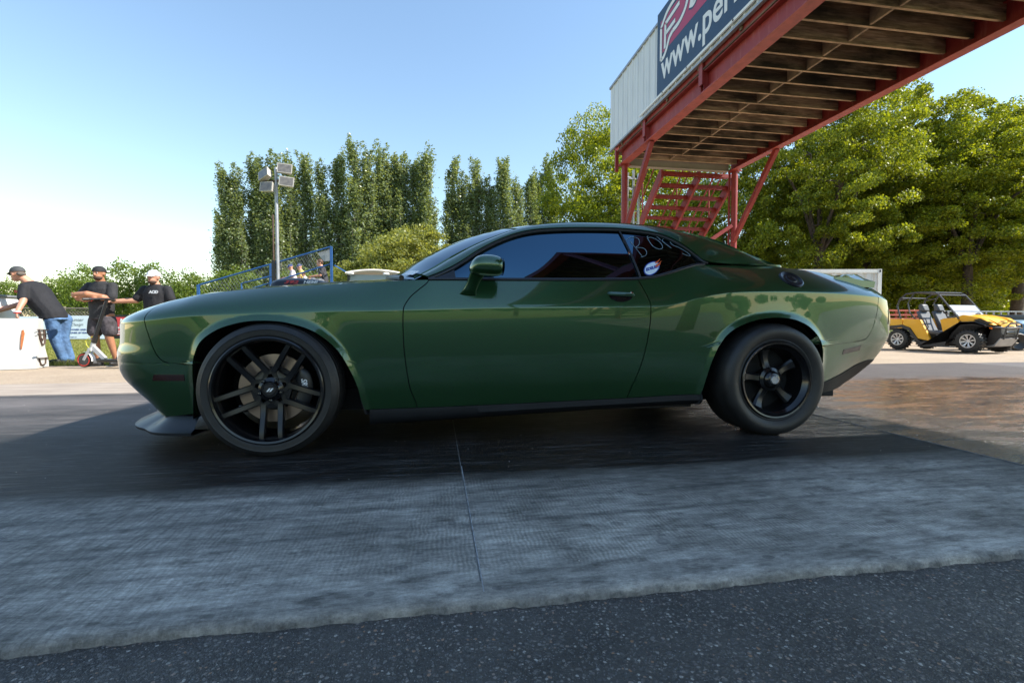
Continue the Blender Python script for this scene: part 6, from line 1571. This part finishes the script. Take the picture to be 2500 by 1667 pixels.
# --- man with folded arms
p2 = thing('person', 'man in backwards black cap with folded arms, standing behind the scooter', 'person', (-5.58, 8.98, 0), -.155)
mb = MB(); R, P = head(mb, (.015, -.05, 1.545), (.06, -1, -.02), 1.0)
limb(mb, [(.01, -.03, 1.46), (0, 0, 1.38)], [.062, .072])
loft(mb, [((0, 0, 1.36), .15, .10, (0, 0, 1)), ((0, 0, 1.2), .17, .12, (0, 0, 1)), ((0, 0, .95), .15, .12, (0, 0, 1)), ((0, 0, .85), .155, .12, (0, 0, 1))])
limb(mb, [(.19, 0, 1.33), (.215, -.06, 1.12), (-.02, -.25, 1.19), (-.20, -.26, 1.185)], [.066, .058, .052, .036]); hand(mb, (-.22, -.255, 1.18), (-.75, .35, -.2), (-.3, .9, 0), .8)
limb(mb, [(-.20, 0, 1.33), (-.31, -.08, 1.14), (-.10, -.20, 1.105), (.07, -.21, 1.13)], [.066, .058, .050, .036]); hand(mb, (.09, -.20, 1.135), (.8, .2, .15), (0, .9, 0), .7)
limb(mb, [(.10, 0, .84), (.12, -.01, .47), (.17, .06, .10)], [.095, .062, .042]); limb(mb, [(-.09, 0, .84), (-.11, -.02, .47), (-.10, .02, .10)], [.095, .062, .042])
fuse(mb, 'body', M['skin2'], p2)
mb = MB(); loft(mb, [((0, 0, 1.42), .075, .07, (0, 0, 1)), ((0, 0, 1.385), .155, .10, (0, 0, 1)), ((0, 0, 1.28), .205, .13, (0, 0, 1)), ((.0, 0, 1.08), .195, .145, (0, 0, 1)), ((0, 0, .86), .185, .14, (0, 0, 1)), ((-.01, 0, .79), .185, .14, (-.1, 0, 1))])
limb(mb, [(.19, 0, 1.33), (.222, -.05, 1.16)], [.078, .076]); limb(mb, [(-.19, 0, 1.33), (-.29, -.06, 1.18)], [.078, .072]); fuse(mb, 'tee_shirt', M['tee_char'], p2, .012)
mb = MB(); loft(mb, [((0, 0, .88), .165, .13, (0, 0, 1)), ((0, 0, .78), .18, .14, (0, 0, 1))]); limb(mb, [(.10, 0, .76), (.125, 0, .58)], [.118, .112]); limb(mb, [(-.09, 0, .76), (-.125, 0, .58)], [.118, .112]); fuse(mb, 'shorts', M['shorts'], p2, .012)
mb = MB(); limb(mb, [(.17, .06, .17), (.17, .06, .09)], [.045, .045]); limb(mb, [(-.10, .02, .17), (-.10, .02, .09)], [.045, .045]); fuse(mb, 'socks', M['cap_black'], p2, .01, 2)
mb = MB(); shoe(mb, (.17, .06, 0), (.3, -1, 0)); shoe(mb, (-.10, .02, 0), (-.5, -.9, 0)); fuse(mb, 'shoes', M['shoe'], p2, .01, 2)
face(p2, P, R, 1.0, beard=True); cap(p2, P, R, M['cap_black'], 1.0, back=True)
MB().tube([(.035, -.232, 1.075), (.06, -.245, 1.13), (.045, -.17, 1.17)], .007, 6).build('wristband', M['red_text'], p2, smooth=True, world=False)
# --- man in white cap with the scooter
p3 = thing('person', 'man in white cap and black tee with one hand on the scooter handlebar', 'person', (-4.87, 8.95, 0), -.155)
mb = MB(); R, P = head(mb, (.155, -.05, 1.485), (-.05, -1, -.03), 1.02)
limb(mb, [(.15, -.02, 1.40), (.16, 0, 1.33)], [.066, .078])
loft(mb, [((.16, 0, 1.31), .15, .10, (0, 0, 1)), ((.16, 0, 1.15), .18, .13, (0, 0, 1)), ((.16, 0, .9), .16, .13, (0, 0, 1)), ((.16, 0, .82), .16, .13, (0, 0, 1))])
limb(mb, [(-.04, 0, 1.27), (-.14, -.06, 1.10), (-.40, -.20, 1.075)], [.066, .054, .036]); hand(mb, (-.42, -.21, 1.072), (-.85, -.3, -.05), (.0, .2, -1), .6)
limb(mb, [(.36, 0, 1.27), (.44, -.02, 1.03), (.42, -.10, .80)], [.066, .054, .038]); hand(mb, (.42, -.11, .775), (0, -.2, -1), (-1, 0, 0), .3)
limb(mb, [(.25, 0, .82), (.26, 0, .45), (.27, .05, .10)], [.095, .062, .042]); limb(mb, [(.07, 0, .82), (.06, 0, .45), (.05, .05, .10)], [.095, .062, .042]); fuse(mb, 'body', M['skin3'], p3)
mb = MB(); loft(mb, [((.155, 0, 1.375), .078, .075, (0, 0, 1)), ((.16, 0, 1.335), .155, .105, (0, 0, 1)), ((.16, 0, 1.23), .215, .14, (0, 0, 1)), ((.16, 0, 1.02), .20, .15, (0, 0, 1)), ((.16, 0, .78), .20, .15, (0, 0, 1))])
limb(mb, [(-.03, 0, 1.28), (-.12, -.05, 1.14)], [.078, .074]); limb(mb, [(.35, 0, 1.28), (.415, -.01, 1.12)], [.078, .074]); fuse(mb, 'tee_shirt', M['tee_black'], p3, .012)
mb = MB(); loft(mb, [((.16, 0, .84), .175, .14, (0, 0, 1)), ((.16, 0, .76), .18, .14, (0, 0, 1))]); limb(mb, [(.25, 0, .76), (.26, 0, .45), (.27, .05, .10)], [.11, .085, .07]); limb(mb, [(.07, 0, .76), (.06, 0, .45), (.05, .05, .10)], [.11, .085, .07]); fuse(mb, 'trousers', M['cap_grey'], p3, .012)
mb = MB(); shoe(mb, (.27, .05, 0), (.1, -1, 0)); shoe(mb, (.05, .05, 0), (-.1, -1, 0)); fuse(mb, 'shoes', M['shoe'], p3, .01, 2)
face(p3, P, R, 1.02, beard=True); cap(p3, P, R, M['cap_white'], 1.02)
decal(p3, 'ACID', M['white_text'], (.155, -.158, 1.215), (1, 0, 0), .062, bold=.004, shear=.2)
# --- kick scooter
M['scoot_grey'] = simple('scooter_grey', (.45, .46, .47), .4, var=.05); M['scoot_red'] = simple('scooter_red', (.55, .05, .03), .5, var=.05)
sc = thing('electric_scooter', 'dark folding electric scooter with red-rimmed front wheel standing on the verge', 'scooter', (-5.60, 8.62, 0), -.155)
x0 = -.02
W = MB().lathe([(0, .03), (.05, .035), (.085, .03), (.085, -.03), (.05, -.035)], (x0, 0, .118), (0, -1, 0), 28).build('front_wheel', M['pole_grey'], sc, smooth=True, sharp=30, world=False)
q = MB().lathe([(.095, .028), (.108, .032), (.118, .02), (.12, 0), (.118, -.02), (.108, -.032), (.095, -.028)], (x0, 0, .118), (0, -1, 0), 32); q.build('tyre', M['rubber'], W, smooth=True, world=False)
MB().lathe([(.083, .033), (.085, .037), (.097, .037), (.099, .033)], (x0, 0, .118), (0, -1, 0), 32).build('rim_band', M['scoot_red'], W, smooth=True, world=False)
MB().bar((x0+.01, -.045, .12), (x0+.11, -.045, .30), .035, .014, up=(0, 1, 0)).bar((x0+.01, .045, .12), (x0+.11, .045, .30), .035, .014, up=(0, 1, 0)).bar((x0+.11, -.05, .29), (x0+.11, .05, .29), .05, .05).build('fork', M['scoot_grey'], sc, world=False)
P_ = [(x0+.135*math.cos(a), 0, .118+.135*math.sin(a)) for a in np.linspace(-.15, 1.9, 12)]; q = MB()
V = []; 
for p in P_: V += [(p[0], -.04, p[2]), (p[0], .04, p[2])]
q.add(V, [(2*i, 2*i+1, 2*i+3, 2*i+2) for i in range(11)]).build('mudguard', M['white_paint'], sc, smooth=True, fix=False, world=False)
MB().tube([(x0+.11, 0, .28), (x0+.155, 0, .44)], .034, 12).build('head_tube', M['scoot_grey'], sc, smooth=True, world=False)
MB().tube([(x0+.15, 0, .42), (x0+.375, 0, 1.08)], [.028, .022], 12).tube([(x0+.15, 0, .40), (x0+.18, 0, .50)], .038, 12).build('stem', M['black_trim'], sc, smooth=True, world=False)
MB().tube([(x0+.30, -.24, 1.09), (x0+.375, -.05, 1.10), (x0+.375, .05, 1.10), (x0+.32, .24, 1.09)], .016, 10).build('handlebar', M['black_trim'], sc, smooth=True, world=False)
for s in (-1, 1): MB().tube([(x0+.26, s*.30, 1.085), (x0+.31, s*.20, 1.09)], .021, 10).build('grip', M['rubber'], sc, smooth=True, world=False)
MB().bar((x0+.12, 0, .34), (x0+.32, 0, .135), .05, .06).build('down_tube', M['scoot_grey'], sc, world=False)
MB().box((x0+.24, -.075, .085), (x0+.86, .075, .135), bev=.012).build('deck', M['black_trim'], sc, world=False)
MB().lathe([(0, .03), (.085, .03), (.11, .03), (.12, 0), (.11, -.03), (.085, -.03), (0, -.03)], (x0+.92, 0, .118), (0, -1, 0), 28).build('rear_wheel', M['rubber'], sc, smooth=True, sharp=40, world=False)
MB().tube([(x0+.17, -.03, .50), (x0+.10, -.05, .47), (x0+.06, -.05, .43), (x0+.075, -.05, .36), (x0+.12, -.045, .30)], .004, 6).build('brake_cable', M['yellow_ink'], sc, smooth=True, world=False)
MB().tube([(x0+.25, .03, .11), (x0+.20, .12, .01)], .008, 6).build('kickstand', M['black_trim'], sc, world=False)
# --- seated spectators on the bleachers
def sitter(label, loc, rz, top, leg, skin, hat=None, s=1.0, legbare=True, hair=True):
    r_ = thing('person', label, 'person', loc, rz, 'spectators on the bleachers'); r_.scale = (s, s, s)
    mb = MB(); R, P = head(mb, (0, -.10, .70), (0, -1, -.35), 1.0); limb(mb, [(0, -.06, .62), (0, -.03, .55)], [.058, .07])
    loft(mb, [((0, -.02, .54), .14, .09, (0, 0, 1)), ((0, .02, .3), .14, .10, (0, 0, 1)), ((0, .04, .06), .16, .12, (0, 0, 1))])
    for q in (-1, 1):
        limb(mb, [(q*.17, -.02, .50), (q*.21, -.10, .28), (q*.08, -.34, .24)], [.052, .042, .032]); hand(mb, (q*.07, -.36, .24), (-q*.4, -.9, 0), (0, 0, -1), .4)
        limb(mb, [(q*.09, 0, .08), (q*.11, -.42, .12), (q*.10, -.44, -.30)], [.08, .062, .042])
    fuse(mb, 'body', skin, r_, .012)
    mb = MB(); loft(mb, [((0, -.02, .585), .07, .07, (0, 0, 1)), ((0, -.02, .55), .155, .10, (0, 0, 1)), ((0, .02, .3), .17, .125, (0, 0, 1)), ((0, .04, .05), .185, .14, (0, 0, 1))])
    for q in (-1, 1): limb(mb, [(q*.16, -.02, .51), (q*.20, -.07, .36)], [.075, .07])
    fuse(mb, 'shirt', top, r_, .014)
    mb = MB(); loft(mb, [((0, .04, .12), .17, .13, (0, 0, 1)), ((0, .03, .0), .175, .14, (0, 0, 1))])
    for q in (-1, 1): limb(mb, [(q*.09, 0, .08), (q*.11, -.34, .12)]+([] if legbare else [(q*.11, -.42, .12), (q*.10, -.44, -.28)]), [.10, .085]+([] if legbare else [.085, .07]))
    fuse(mb, 'shorts', leg, r_, .014)
    mb = MB()
    for q in (-1, 1): R2 = Matrix.Identity(3); mb.ell((q*.10, -.49, -.35), (.045, .12, .045), 12, 8)
    mb.build('shoes', M['shoe'], r_, smooth=True, world=False)
    face(r_, P, R)
    if hat: cap(r_, P, R, hat)
    if hair: MB().ell(P(0, -.03, .03), (.088, .098, .10), 16, 10, rot=R).build('hair', simple('brown_hair', (.07, .03, .015), .6, var=.3), r_, smooth=True, world=False)
    return r_
M['tee_pink'] = simple('pale_top', (.62, .55, .60), .8, var=.08); M['tee_yel'] = simple('yellow_top', (.72, .55, .14), .8, var=.08); M['tee_org'] = simple('orange_top', (.75, .38, .05), .8, var=.08); M['skirt'] = simple('patterned_skirt', (.12, .13, .15), .8, var=.9, vscale=22); M['tee_dk'] = simple('dark_top', (.035, .033, .04), .8, var=.3, vscale=14)
sitter('seated woman in dark top and patterned skirt, highest on the bleachers', (-3.72, 16.6, 2.02), -1.25, M['tee_dk'], M['skirt'], M['skin1'])
sitter('seated child in blue cap and pale top, right beside the floodlight pole', (-4.62, 16.45, 2.00), -1.15, M['tee_pink'], M['shorts'], M['skin1'], hat=simple('navy_cap', (.03, .05, .16), .8, var=.1), s=.78, hair=False)
sitter('seated person in yellow top half hidden behind the capped child', (-4.50, 17.05, 2.02), -1.2, M['tee_yel'], M['shorts'], M['skin1'], hat=simple('indigo_cap', (.05, .06, .14), .8, var=.1), s=.86, hair=False)
sitter('small seated child in white top below the woman', (-4.25, 16.5, 1.90), -1.2, M['white_paint'], M['shorts'], M['skin3'], s=.62)
sitter('seated person in orange top just left of the floodlight pole', (-5.02, 16.5, 1.50), -1.2, M['tee_org'], M['shorts'], M['skin1'], s=.85)
